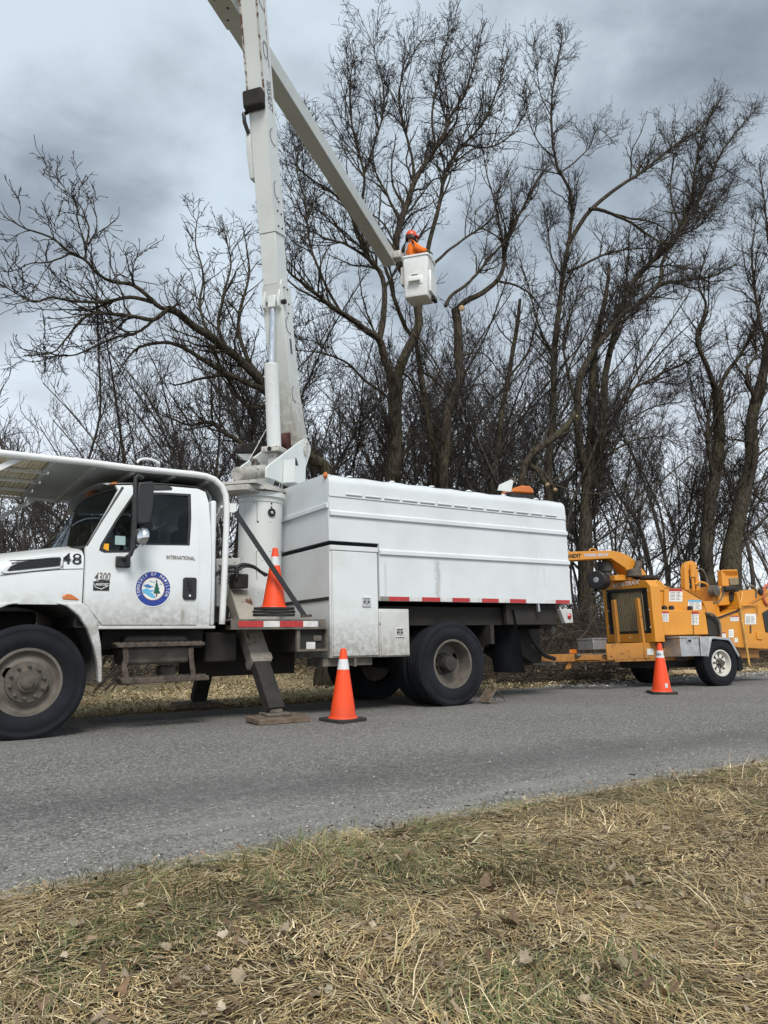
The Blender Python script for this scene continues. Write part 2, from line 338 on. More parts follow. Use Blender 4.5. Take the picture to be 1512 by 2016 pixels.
def asphalt_mat():
    m, q, b = newmat('chip_seal_asphalt'); P = q.n('NewGeometry').outputs['Position']; sp = q.n('SeparateXYZ', {0: P})
    wob = q.noise(q.scale(P, (.5, .5, .5)), 1.0, 4, .6); yy = q.math('ADD', sp.outputs[1], q.math('MULTIPLY', q.math('SUBTRACT', wob, .5), 1.1))
    yy = q.math('ADD', yy, q.math('MULTIPLY', sp.outputs[0], .12))
    st = q.n('TexVoronoi', {'Vector': P, 'Scale': 110.0}, feature='F1'); stone = st.outputs['Color']; sv = q.n('SeparateColor', {0: stone}).outputs[0]
    st2 = q.n('TexVoronoi', {'Vector': P, 'Scale': 75.0}, feature='F1'); sv2 = q.n('SeparateColor', {0: st2.outputs['Color']}).outputs[1]
    grit = q.noise(P, 42, 3, .8); big = q.noise(P, .8, 5, .6); mid = q.noise(q.scale(P, (1.6, 5, 3)), 1.0, 6, .65)
    c = q.mix(q.ramp(sv, .1, .9), (.19, .182, .168), (.475, .455, .42))
    c = q.mix(q.ramp(sv2, .93, 1.0, 0, .6), c, (.36, .35, .33))
    g2 = q.n('SeparateColor', {0: q.n('TexVoronoi', {'Vector': P, 'Scale': 58.0}, feature='F1').outputs['Color']}).outputs[2]; c = q.mix(q.ramp(g2, .0, 1.0, 0, .62, False), c, (.035, .035, .034)); c = q.mix(q.ramp(g2, .3, .0, 0, .5), c, (.5, .49, .47))
    c = q.mix(q.ramp(grit, .4, .62, 0, 1.0), q.mix(.6, c, (.07, .069, .067)), c)
    c = q.mix(q.math('MULTIPLY', q.ramp(big, .35, .7), .3), c, (.28, .275, .265))
    band = q.math('MULTIPLY', q.ramp(yy, 4.2, 4.8), q.ramp(yy, 5.6, 4.9)); band = q.math('MULTIPLY', band, q.ramp(grit, .3, .7)); band = q.math('MULTIPLY', band, q.ramp(mid, .2, .6))
    c = q.mix(q.math('MULTIPLY', band, .7), c, (.05, .05, .05))
    dust = q.math('MULTIPLY', q.ramp(sp.outputs[1], 4.35, 3.4), q.ramp(mid, .25, .6)); c = q.mix(q.math('MULTIPLY', dust, .5), c, (.27, .26, .235))
    dust2 = q.math('MULTIPLY', q.ramp(yy, 4.5, 4.1), q.ramp(mid, .5, .66)); c = q.mix(q.math('MULTIPLY', dust2, .5), c, (.34, .33, .3))
    q.link(c, b.inputs['Base Color']); b.inputs['Roughness'].default_value = .85; b.inputs['Specular IOR Level'].default_value = .3
    bn = q.n('Bump', {'Strength': .8, 'Distance': .012, 'Height': q.math('ADD', q.math('MULTIPLY', st.outputs['Distance'], -1.0), q.math('MULTIPLY', st2.outputs['Distance'], -.6))}); q.link(bn.outputs[0], b.inputs['Normal']); return m
rx = np.unique(np.concatenate([np.linspace(-400, -6, 20), np.arange(-6, 16, .06), np.linspace(16, 700, 50)])); ft = np.array([0, .02, .05, .2, .4, .6, .62, .7, .8, .9, .96, 1.0])
ne = near_edge(rx); fe = FAR_EDGE + .25 * (vnoise(rx * .8, rx * 0, 6) - .5)
RX = np.repeat(rx[None], len(ft), 0); RY = ne[None] + (fe - ne)[None] * ft[:, None]; RZ = road_z(RY) + .004; RZ[0] -= .05; RZ[-1] -= .08; RZ[1] -= .004
tag(mesh_np('road', np.stack([RX, RY, RZ], -1).reshape(-1, 3), [gridfaces(*RX.shape)], asphalt_mat(), smooth=True), kind='structure')

# loose stones on the near edge of the road
def stones(name, n, xf, yf, zf, smin, smax, pal, label):
    ico = np.array([(0, 0, 1), (1, 0, 0), (0, 1, 0), (-1, 0, 0), (0, -1, 0), (0, 0, -1)], float); fc = np.array([(0, 1, 2), (0, 2, 3), (0, 3, 4), (0, 4, 1), (5, 2, 1), (5, 3, 2), (5, 4, 3), (5, 1, 4)])
    x = xf(n); y = yf(n, x); s = smin + (smax - smin) * rng.random(n) ** 3
    V = ico[None] * (s[:, None, None] * (.6 + .8 * rng.random((n, 6, 1)))) * np.array([1, 1, .7]); a = rng.random(n) * 6.28; c_, s_ = np.cos(a)[:, None], np.sin(a)[:, None]
    V = np.stack([V[..., 0] * c_ - V[..., 1] * s_, V[..., 0] * s_ + V[..., 1] * c_, V[..., 2]], -1) + np.stack([x, y, zf(x, y) + s * .25], -1)[:, None]
    pal = np.array(pal); col = pal[rng.integers(0, len(pal), n)] * (.7 + .6 * rng.random((n, 1)))
    o = mesh_np(name, V.reshape(-1, 3), [(fc[None] + 6 * np.arange(n)[:, None, None]).reshape(-1, 3)], M['litter'], color=np.repeat(col, 6, 0)); tag(o, label, 'gravel', kind='stuff')
grey = [(.25, .24, .22), (.18, .17, .16), (.38, .36, .33), (.12, .115, .11), (.5, .48, .45)]
stones('gravel', 5200, lambda n: rng.uniform(-.5, 9, n), lambda n, x: near_edge(x) - .05 + rng.exponential(.35, n), lambda x, y: road_z(y) + .004, .002, .009, grey, 'loose grey gravel scattered along the near edge of the road')
stones('shoulder_gravel', 5000, lambda n: rng.uniform(9.5, 22, n), lambda n, x: 9.4 + rng.normal(0, .28, n), lambda x, y: np.maximum(road_z(y), ground_z(x, y)) + .004, .006, .03, grey, 'pale gravel shoulder on the far edge of the road behind the chipper')

# ---------------------------------------------------------------- grass
def blades(name, n, xr, yr, keep, length, width, green_f, label, flat=.75, lean=1.0, cat='grass', straw=None, segs=3, zoff=0.0):
    x = rng.uniform(*xr, n); y = rng.uniform(*yr, n); k = keep(x, y); x, y = x[k], y[k]; n = len(x)
    L = rng.uniform(length[0], length[1], n) * (.6 + .8 * vnoise(x * 3, y * 3, 21)); W = rng.uniform(width[0], width[1], n)
    ang = (vnoise(x * 2.2, y * 2.2, 31) * 9 + rng.normal(0, .75, n)); el = np.clip(rng.normal(.55, .35, n) + .5 * (vnoise(x * 2.5, y * 2.5, 33) - .5), .05, 1.45)
    g = green_f(x, y, n); el = np.where(g, np.clip(el + .2, .2, 1.3), el * flat); L = np.where(g, L * .8, L)
    d = np.stack([np.cos(ang), np.sin(ang), 0 * ang], 1); s = np.stack([-np.sin(ang + rng.normal(0, .5, n)), np.cos(ang), 0 * ang], 1); upv = np.array([0, 0, 1.0])
    P = np.zeros((n, segs + 1, 3)); P[:, 0] = np.stack([x, y, ground_z(x, y) - .004 + zoff * rng.random(n)], 1)
    bend = np.where(g, rng.uniform(.1, .5, n), rng.uniform(.2, .9, n)); e = el.copy(); tw = rng.normal(0, .25, n)
    for i in range(segs):
        dd = np.stack([np.cos(ang + tw * i) * np.cos(e), np.sin(ang + tw * i) * np.cos(e), np.sin(e)], 1); P[:, i + 1] = P[:, i] + dd * (L / segs)[:, None]; e = e - bend
    gz = ground_z(P[..., 0], P[..., 1]); P[..., 2] = np.maximum(P[..., 2], gz + .003 + .02 * rng.random((n, 1)))
    wd = W[:, None] * np.linspace(1, .55, segs)[None]; A = P[:, :segs] - s[:, None] * wd[..., None] / 2; Bv = P[:, :segs] + s[:, None] * wd[..., None] / 2
    V = np.concatenate([np.stack([A, Bv], 2).reshape(n, 2 * segs, 3), P[:, segs:]], 1); nv = 2 * segs + 1; o = nv * np.arange(n)[:, None, None]
    quads = np.array([(2 * i, 2 * i + 1, 2 * i + 3, 2 * i + 2) for i in range(segs - 1)]); tri = np.array([(2 * segs - 2, 2 * segs - 1, 2 * segs)])
    straw = np.array(straw if straw is not None else [(.62, .47, .235), (.7, .55, .31), (.5, .365, .175), (.23, .15, .075), (.76, .64, .42), (.37, .265, .135)]); grn = np.array([(.14, .165, .06), (.2, .22, .095), (.1, .13, .045), (.27, .26, .12)])
    col = np.where(g[:, None], grn[rng.integers(0, len(grn), n)], straw[rng.integers(0, len(straw), n)]) * rng.uniform(.4, 1.25, (n, 1)) * (.7 + .55 * vnoise(x * 5, y * 5, 71))[:, None]
    ob = mesh_np(name, V.reshape(-1, 3), [(quads[None] + o).reshape(-1, 4), (tri[None] + o).reshape(-1, 3)], M['blade'], color=np.repeat(col, nv, 0)); return tag(ob, label, cat, kind='stuff')
def near_keep(x, y):                                   # only what the camera side of the verge can show
    f = x * _sy + y * _cy; r = x * _cy - y * _sy; e = near_edge(x)
    dens = np.clip(1.25 - .16 * f, .25, 1.0); edge = np.clip((e - y + .05 + .12 * (vnoise(x * 3, y * 3, 40) - .3)) / .16, 0, 1)
    return (np.abs(r) < f * .62 + .5) & (f > 1.1) & (rng.random(len(x)) < dens * edge)
def near_green(x, y, n):
    p = vnoise(x * 1.25, y * 1.9, 51) * .6 + vnoise(x * 3.6, y * 3.6, 52) * .4 + .07 * np.clip(y - 2.3, 0, 1); return rng.random(n) < np.clip((p - .49) * 2.4, .04, .42)
blades('verge_grass', 205000, (-.6, 7.6), (.9, 3.65), near_keep, (.04, .13), (.0022, .0052), near_green, 'dry straw coloured grass with green tufts on the near verge', flat=.6)
blades('grass_tufts', 12000, (-.6, 7.6), (.9, 3.55), lambda x, y: near_keep(x, y) & (vnoise(x * 2.8, y * 2.8, 61) > .56) & (y < near_edge(x) - .35), (.13, .28), (.0024, .0048), near_green, 'longer arching dead grass clumps on the near verge', flat=1.15)
def far_green(x, y, n): return rng.random(n) < np.where((x < 5.3), .22, .1)
blades('far_verge_grass', 38000, (-2, 22), (9.55, 14), lambda x, y: rng.random(len(x)) < np.clip((y - 9.55) / .35, 0, 1), (.05, .16), (.005, .012), far_green, 'short dead grass on the far verge behind the truck', straw=[(.46, .37, .2), (.36, .28, .15), (.25, .18, .09), (.52, .44, .28), (.18, .13, .075)], segs=2)
blades('field_grass', 26000, (2.5, 16), (13, 26), lambda x, y: (x / y > .3) & (x / y < .7), (.08, .25), (.012, .03), lambda x, y, n: rng.random(n) < .12, 'flat dead grass in the gap beyond the truck', segs=2)
# wood chips blown over the far verge
def flakes(name, n, xf, yf, smin, smax, pal, label, cat):
    x = xf(n); y = yf(n, x); s = rng.uniform(smin, smax, n); a = rng.random(n) * 6.28; t = rng.normal(0, .45, (n, 2))
    q4 = np.array([(-1, -.35, 0), (1, -.25, 0), (.9, .3, 0), (-.8, .4, 0)]); V = q4[None] * s[:, None, None]
    V[..., 2] = V[..., 0] * t[:, :1] + V[..., 1] * t[:, 1:]; c_, s_ = np.cos(a)[:, None], np.sin(a)[:, None]
    V = np.stack([V[..., 0] * c_ - V[..., 1] * s_, V[..., 0] * s_ + V[..., 1] * c_, V[..., 2]], -1) + np.stack([x, y, ground_z(x, y) + .012 + .05 * rng.random(n)], -1)[:, None]
    pal = np.array(pal); col = pal[rng.integers(0, len(pal), n)] * rng.uniform(.7, 1.2, (n, 1))
    tag(mesh_np(name, V.reshape(-1, 3), [np.arange(4 * n).reshape(-1, 4)], M['litter'], color=np.repeat(col, 4, 0)), label, cat, kind='stuff')
flakes('wood_chips', 70000, lambda n: np.where(rng.random(n) < .7, rng.normal(5.0, 1.25, n), rng.uniform(0, 20, n)), lambda n, x: 9.75 + np.abs(rng.normal(0, 1.3, n)), .01, .03, [(.62, .52, .31), (.7, .6, .4), (.5, .39, .22), (.36, .27, .15)], 'pale wood chips spread over the far verge', 'wood chips')
flakes('leaf_litter', 1500, lambda n: rng.uniform(-.4, 7, n), lambda n, x: rng.uniform(.9, 3.4, n), .008, .022, [(.16, .105, .065), (.24, .175, .115), (.11, .07, .045), (.3, .235, .165)], 'crumbled brown leaf litter among the near grass', 'leaf litter')

# fallen leaves large enough to pick apart, lying in the near grass
def leaf_mesh(seed):
    r = random.Random(seed); b = B(); n = 22; pts = []
    for k in range(n):
        t = 2 * pi * k / n; lobe = .84 + .16 * abs(cos(2.5 * (t - pi / 2))); lobe *= r.uniform(.78, 1.1); pts.append((lobe * cos(t), lobe * sin(t) * r.choice((.7, .75, .8))))
    cu, cv, tw = r.uniform(.4, 1.2), r.uniform(-.5, .5), r.uniform(-.8, .8)
    h = lambda x, y: cu * x * x + cv * y * y + tw * x * y + .16 * sin(5 * x + seed) * sin(4 * y)
    V = [(0, 0, h(0, 0))]; F = []
    for rr in (.35, .7, 1.0): V += [(x * rr, y * rr, h(x * rr, y * rr) + r.uniform(-.05, .05) * rr) for x, y in pts]
    F = [(0, 1 + k, 1 + (k + 1) % n) for k in range(n)] + [(1 + i * n + k, 1 + i * n + (k + 1) % n, 1 + (i + 1) * n + (k + 1) % n, 1 + (i + 1) * n + k) for i in (0, 1) for k in range(n)]
    b.add(V, F); b.tube([(0, -.7, h(0, -.7)), (.05, -1.1, .1), (.15, -1.5, .25)], .03, 4); return b
leafm = [plain('dead_leaf_%d' % i, c, .8, var=.3, scale=25, bump=.3) for i, c in enumerate([(.23, .165, .105), (.33, .265, .18), (.18, .12, .075), (.43, .365, .27), (.28, .225, .16), (.25, .155, .085)])]
lm = []
for i in range(6):
    o = leaf_mesh(i).build('fallen_leaf', leafm[i], smooth=True); lm.append(o.data); bpy.data.objects.remove(o)
leaf_px = [(865, 1935), (1085, 1780), (1110, 1820), (1415, 1890), (1470, 1950), (330, 1900), (470, 1965), (640, 1985), (1010, 1840), (960, 1770), (1300, 1720), (1220, 1930), (150, 1850), (880, 1990), (1320, 1985), (1150, 2000), (560, 1880), (230, 1975), (1480, 1800), (1380, 1800), (700, 1870), (60, 1960), (1040, 1930), (620, 1740), (1240, 1765)]
for k in range(60):
    px, py = leaf_px[k] if k < len(leaf_px) else (random.uniform(-20, 1540), random.uniform(1650, 2030))
    p = PZ(px, py)
    if p[1] > float(near_edge(p[0])) - .1: continue
    o = bpy.data.objects.new('fallen_leaf', lm[random.randrange(6)]); COL.objects.link(o); s = random.uniform(.017, .036) * (1.1 if k < len(leaf_px) else .75); o.scale = (s, s, s)
    o.location = (p[0], p[1], float(ground_z(p[0], p[1])) + random.uniform(.010, .024)); o.rotation_euler = (random.gauss(0, .25), random.gauss(0, .25), random.uniform(0, 6.3))
    tag(o, 'curled brown dead leaf lying in the dry grass', 'leaf', 'dead leaves lying in the near verge grass')

# ================================================================== TREES
def tubes(P, R, n):
    N, K, _ = P.shape; T = np.gradient(P, axis=1); T /= np.linalg.norm(T, axis=2, keepdims=True) + 1e-9
    ref = np.array([.37, .53, .29]); ref2 = np.array([-.6, .2, .7])
    a = np.cross(T, ref); bad = np.linalg.norm(a, axis=2) < .15; a[bad] = np.cross(T[bad], ref2); a /= np.linalg.norm(a, axis=2, keepdims=True) + 1e-9; b = np.cross(T, a)
    t = 2 * pi * np.arange(n) / n; V = P[:, :, None] + R[:, :, None, None] * (np.cos(t)[:, None] * a[:, :, None] + np.sin(t)[:, None] * b[:, :, None])
    i = np.arange(K - 1)[:, None] * n; k = np.arange(n)[None]; k2 = (k + 1) % n
    f = np.stack([i + k, i + k2, i + n + k2, i + n + k], -1).reshape(-1, 4); F = (f[None] + (np.arange(N) * K * n)[:, None, None]).reshape(-1, 4)
    return V.reshape(-1, 3), F
def catmull(pts, K):
    P = np.array(pts, float); seg = np.r_[0, np.cumsum(np.linalg.norm(np.diff(P, axis=0), axis=1))]; t = np.linspace(0, seg[-1], K)
    Q = np.vstack([2 * P[0] - P[1], P, 2 * P[-1] - P[-2]]); i = np.clip(np.searchsorted(seg, t, 'right') - 1, 0, len(P) - 2); u = ((t - seg[i]) / (seg[i + 1] - seg[i] + 1e-9))[:, None]
    p0, p1, p2, p3 = Q[i], Q[i + 1], Q[i + 2], Q[i + 3]; return .5 * (2 * p1 + (p2 - p0) * u + (2 * p0 - 5 * p1 + 4 * p2 - p3) * u ** 2 + (3 * p1 - p0 - 3 * p2 + p3) * u ** 3)
def spawn(P, R, dens, lng, K, ang=(.5, 1.1), upb=.25, grav=.12, wig=.22, r_c=.010, rmin=.003, t0=.2, rr=.55, bias=None, tip=True):
    """child branches of a set of limbs (N,K,3)"""
    N, Kp, _ = P.shape; L = np.linalg.norm(np.diff(P, axis=1), axis=2).sum(1); cnt = rng.poisson(L * dens * (1 - t0 * .6)); idx = np.repeat(np.arange(N), cnt)
    t = t0 + (1 - t0) * rng.random(len(idx))
    if tip: idx = np.r_[idx, np.arange(N)]; t = np.r_[t, np.full(N, .985)]
    M_ = len(idx); f = t * (Kp - 1); i = np.minimum(f.astype(int), Kp - 2); u = (f - i)[:, None]
    pos = P[idx, i] * (1 - u) + P[idx, i + 1] * u; tan_ = P[idx, i + 1] - P[idx, i]; tan_ /= np.linalg.norm(tan_, axis=1, keepdims=True) + 1e-9; pr = R[idx, i] * (1 - u[:, 0]) + R[idx, i + 1] * u[:, 0]
    rv = rng.normal(size=(M_, 3)); pp = rv - tan_ * (rv * tan_).sum(1, keepdims=True); pp /= np.linalg.norm(pp, axis=1, keepdims=True) + 1e-9
    a = rng.uniform(ang[0], ang[1], M_)[:, None]; a = np.where((t > .98)[:, None], a * .3, a); d = tan_ * np.cos(a) + pp * np.sin(a); d[:, 2] += upb
    if bias is not None: d = d + np.array(bias)
    d /= np.linalg.norm(d, axis=1, keepdims=True)
    ln = lng[0] + (lng[1] - lng[0]) * rng.random(M_) ** 1.4; ln = ln * (1.2 - .72 * t) * np.where(t > .98, .55, 1.0); ln = np.minimum(ln, L[idx] * .9)
    Q = np.zeros((M_, K, 3)); Q[:, 0] = pos
    for k in range(1, K):
        Q[:, k] = Q[:, k - 1] + d * (ln / (K - 1))[:, None]; d = d + rng.normal(0, wig, (M_, 3)); d[:, 2] += grav; d /= np.linalg.norm(d, axis=1, keepdims=True)
    r0 = np.maximum(np.minimum(pr * rr, r_c * ln + rmin), rmin); rad = r0[:, None] * np.linspace(1, .35, K)[None]; return Q, np.maximum(rad, rmin * .8)
def tree(name, label, limbs, Y0, stats, mat='bark', twig='twig', group=None, cuts=(), extra_up=.25, tmin=.0058):
    """limbs: (pixel polyline, width px at start, width px at end, depth shift of the tip in m); the trunk comes first"""
    Ps, Rs = [], []; base = None
    for L in limbs:
        px, w0, w1, dy = L[:4]; th = 1.0 if base is None else stats.get('th', .84); w0 *= th; w1 *= th; dy0 = L[4] if len(L) > 4 else 0.0; n = len(px); pts = []
        for k, (x, y) in enumerate(px): pts.append(PY(x, y, Y0 + dy0 + (dy - dy0) * (k / (n - 1)) ** 1.3))
        if base is None:
            p = pts[0].copy(); base = np.array([p[0], p[1], float(ground_z(p[0], p[1])) - .05])
            if p[2] - base[2] > .1: pts = [base] + [base * .5 + p * .5] * (p[2] - base[2] > 1.2) + pts
        C = catmull(pts, 26); d0 = ((pts[0] - C_) @ F_); d1 = ((pts[-1] - C_) @ F_)
        u = np.linspace(0, 1, 26); r = (w0 * d0 * (1 - u) + w1 * d1 * u) / F_PX / 2
        jit = rng.normal(0, 1, (26, 3)); jit[1:-1] = (jit[:-2] + jit[1:-1] + jit[2:]) / 3; C = C + jit * (r * .22 + .006)[:, None] * np.r_[0, np.ones(25)][:, None]
        if len(Ps) == 0: r = r * (1 + .55 * np.exp(-u * 9)) * (1 + .06 * rng.normal(size=26))
        Ps.append(C); Rs.append(r)
    P0, R0 = np.array(Ps), np.array(Rs); root = empty(name, tuple(base))
    V0, F0 = tubes(P0, R0, 10)
    kd = stats.get('k', 1.0); ls = stats.get('s', 1.0); bi = stats.get('bias')
    P1, R1 = spawn(P0, R0, 5.2 * kd, (.5 * ls, 2.7 * ls), 9, ang=(.35, .85), upb=extra_up * 1.3, grav=.05, wig=.19, r_c=.0115, rmin=.008, t0=stats.get('t0', .3), bias=bi, rr=.55)
    Pb, Rb = spawn(P1, R1, 3.3, (.3 * ls, 1.15 * ls), 6, ang=(.4, .95), upb=extra_up * .8, grav=.05, wig=.22, r_c=.0095, rmin=.006, t0=.12, bias=bi)
    P2, R2 = spawn(Pb, Rb, 4.4, (.12, .46), 4, ang=(.5, 1.05), upb=extra_up * .6, grav=.06, wig=.26, r_c=.008, rmin=tmin, t0=.08)
    P2b, R2b = spawn(P1, R1, 2.4, (.12, .5), 4, ang=(.5, 1.05), upb=extra_up * .6, grav=.06, wig=.26, r_c=.008, rmin=tmin, t0=.15, tip=False); P2 = np.vstack([P2, P2b]); R2 = np.vstack([R2, R2b])
    P3, R3 = spawn(P2, R2, 7.5, (.05, .17), 2, ang=(.5, 1.1), upb=extra_up * .5, grav=.06, wig=.3, r_c=.006, rmin=tmin * .9, t0=.12)
    Vb, Fb = tubes(Pb, Rb, 3)
    V1, F1 = tubes(P1, R1, 4); V2, F2 = tubes(P2, R2, 3); V3, F3 = tubes(P3, R3, 3)
    off = -np.array(root.location[:])
    mesh_np('trunk', np.vstack([V0, V1]) + off, [F0, F1 + len(V0)], M[mat], root, smooth=True)
    mesh_np('crown', np.vstack([V2, V3, Vb]) + off, [F2, F3 + len(V2), Fb + len(V2) + len(V3)], M[twig], root)
    for (x, y, rpx, dy, dx_, dy_) in cuts:               # sawn or torn ends showing pale wood
        p = PY(x, y, Y0 + dy); d = (p - C_) @ F_; r = rpx * d / F_PX; ax = ray(x, y) * -1 + R_ * dx_ + U_ * dy_; ax /= np.linalg.norm(ax)
        b = B(); b.lathe([(r * .98, -.05), (r, .0), (r * .7, .012), (0.001, .015)], p, ax, 12); o = b.build('sawn_end', M['cutwood'], None, smooth=True); o.data.transform(Matrix.Translation(off)); o.parent = root
    tag(root, label, 'tree', group or 'large bare trees beyond the far verge'); return root

STs = dict(k=1.2, s=.62)
# two-forked tree behind the chip box
tree('bare_tree', 'thick bare tree forking in two behind the middle of the chip box', [
    ([(777, 937), (774, 895), (778, 850), (777, 800), (777, 750)], 34, 28, 0),
    ([(777, 765), (758, 705), (746, 669), (722, 650), (672, 616), (643, 596), (603, 563), (570, 537), (548, 500)], 22, 3, -.8),
    ([(777, 760), (788, 718), (806, 679), (824, 646), (824, 609), (808, 560), (786, 520), (778, 486), (788, 437), (805, 387), (815, 357), (834, 328), (858, 291), (877, 255), (887, 225), (912, 190), (930, 140), (948, 75)], 24, 2, .6),
    ([(746, 672), (754, 620), (758, 570), (748, 535), (722, 505), (702, 450), (686, 414), (659, 384), (610, 350), (575, 320)], 16, 3, 1.0),
    ([(824, 620), (832, 560), (844, 482), (858, 430), (868, 384), (874, 348), (891, 311), (910, 285), (945, 250), (975, 190), (1000, 105)], 13, 2, 1.4, .2),
    ([(758, 778), (719, 748), (686, 718), (649, 699), (616, 692), (575, 690)], 7, 2, -.5),
    ([(702, 455), (712, 400), (716, 340), (700, 280), (690, 220), (690, 150), (702, 110)], 8, 2, 1.6, .8),
    ([(716, 345), (735, 290), (752, 230), (755, 170), (738, 110), (735, 60)], 6, 1.5, 1.2, 1.0),
    ([(815, 360), (812, 315), (795, 245), (785, 190), (800, 130), (820, 95)], 7, 1.5, .2, .3),
    ([(858, 292), (850, 230), (862, 160), (872, 100), (890, 60)], 6, 1.5, .9, .4),
    ([(788, 440), (760, 380), (735, 330), (725, 290)], 7, 2, .2, .2), ([(722, 508), (680, 480), (640, 470), (590, 440)], 7, 2, .3, .6),
    ([(910, 285), (960, 290), (1000, 270), (1030, 230), (1050, 180)], 5, 1.5, 1.4, .8), ([(672, 616), (640, 560), (610, 480), (600, 400), (585, 330), (600, 230)], 7, 1.5, .3, -.4)],
    15.0, dict(k=1.65, s=1.0, t0=.25))
tree('bare_tree', 'slim bare tree rising straight beside the forked trunk', [
    ([(858, 947), (848, 851), (834, 771), (828, 718), (821, 675), (800, 650), (778, 596), (765, 545), (740, 490)], 20, 6, .5),
    ([(831, 798), (815, 758), (801, 741), (770, 720)], 7, 2, -.4), ([(778, 600), (770, 540), (745, 470), (720, 420)], 6, 2, .8, .5), ([(834, 775), (860, 740), (880, 700)], 4, 1.5, .5)], 15.6, STs)
tree('bare_tree', 'bare tree with a snapped top and torn pale wood beside the raised bucket', [
    ([(871, 947), (877, 884), (878, 818), (894, 778), (907, 745), (902, 705), (904, 652), (901, 606)], 22, 17, 0),
    ([(901, 608), (917, 593), (950, 576), (977, 553), (995, 513), (993, 480), (1013, 437), (1035, 400), (1060, 350), (1085, 320)], 14, 2, -.5),
    ([(877, 603), (891, 580), (927, 553), (957, 516), (990, 480), (1013, 450), (1020, 425)], 8, 4, -.3, -.4),
    ([(854, 520), (891, 486), (940, 453), (970, 425), (985, 360)], 7, 2, -.6, -.6),
    ([(884, 780), (858, 751), (842, 738), (815, 730)], 5, 2, -.3), ([(993, 485), (975, 404), (960, 350), (950, 290)], 6, 1.5, .2, -.4),
    ([(907, 700), (940, 695), (960, 702), (985, 735)], 5, 2, .4), ([(977, 553), (1010, 560), (1050, 585), (1080, 640)], 6, 2, .2, -.2)], 15.0,
    dict(k=1.4, s=.8, t0=.35), cuts=[(908, 606, 6, -.2, -.6, .5)])
tree('bare_tree', 'thin bare tree with a straight leaning trunk near the end of the chip box', [
    ([(970, 957), (980, 884), (990, 801), (1003, 742), (1010, 692), (1018, 640), (1025, 590)], 19, 6, .4),
    ([(1003, 742), (1035, 700), (1050, 660), (1060, 600)], 6, 2, .6, .2), ([(990, 801), (960, 770), (945, 735)], 4, 1.5, .2), ([(1012, 680), (985, 650), (970, 620)], 4, 1.5, .2)], 16.2, STs)
tree('bare_tree', 'tall straight bare tree topping the others behind the rear of the chip box', [
    ([(1081, 946), (1081, 885), (1088, 817), (1091, 749), (1091, 682), (1100, 614), (1108, 551), (1119, 487), (1125, 433), (1125, 382), (1102, 341), (1091, 304), (1086, 250), (1086, 189), (1098, 121), (1108, 67)], 19, 1.8, 0),
    ([(1119, 480), (1135, 450), (1150, 425), (1168, 408), (1217, 368), (1257, 344), (1298, 311), (1339, 280), (1383, 250), (1420, 195)], 11, 2, -.8),
    ([(1160, 412), (1176, 412), (1210, 422), (1244, 439), (1271, 460), (1305, 477), (1345, 480)], 9, 2, -1.2, -.4),
    ([(1165, 410), (1200, 420), (1240, 430), (1290, 440), (1335, 470)], 6, 2, -1.0, -.4),
    ([(1118, 537), (1163, 514), (1203, 497), (1250, 490), (1300, 488)], 7, 2, -.6), ([(1102, 341), (1130, 320), (1160, 290), (1180, 255), (1212, 285)], 4, 1.2, .2),
    ([(1091, 310), (1060, 280), (1040, 230), (1035, 180)], 3.5, 1.2, .3), ([(1086, 230), (1066, 190), (1055, 130), (1050, 90)], 3, 1, .3), ([(1086, 195), (1092, 140), (1085, 90)], 2.5, 1, .1),
    ([(1091, 700), (1060, 640), (1040, 560), (1020, 500)], 6, 1.6, .6), ([(1108, 551), (1085, 500), (1075, 430)], 5, 1.5, .6)], 15.4,
    dict(k=1.35, s=.8, t0=.35))
tree('broken_tree', 'leaning bare limb sawn off short above the rear corner of the chip box', [
    ([(1027, 952), (1047, 898), (1075, 871), (1108, 844), (1134, 816)], 17, 12, -.3),
    ([(1045, 915), (1060, 930), (1078, 956)], 13, 11, -.7), ([(1062, 925), (1080, 945), (1094, 966)], 11, 10, -.7, -.2),
    ([(1085, 950), (1115, 925), (1140, 905)], 6, 3, -.3, -.2), ([(1090, 955), (1150, 972), (1220, 965), (1250, 950)], 5, 2, -.2, -.2)], 14.2,
    dict(k=.4, s=.3, t0=.4), cuts=[(1134, 816, 5.2, -.3, 1.2, 1.0), (1078, 956, 4.6, -.7, .6, -.9), (1094, 966, 4.2, -.7, .6, -.8)])
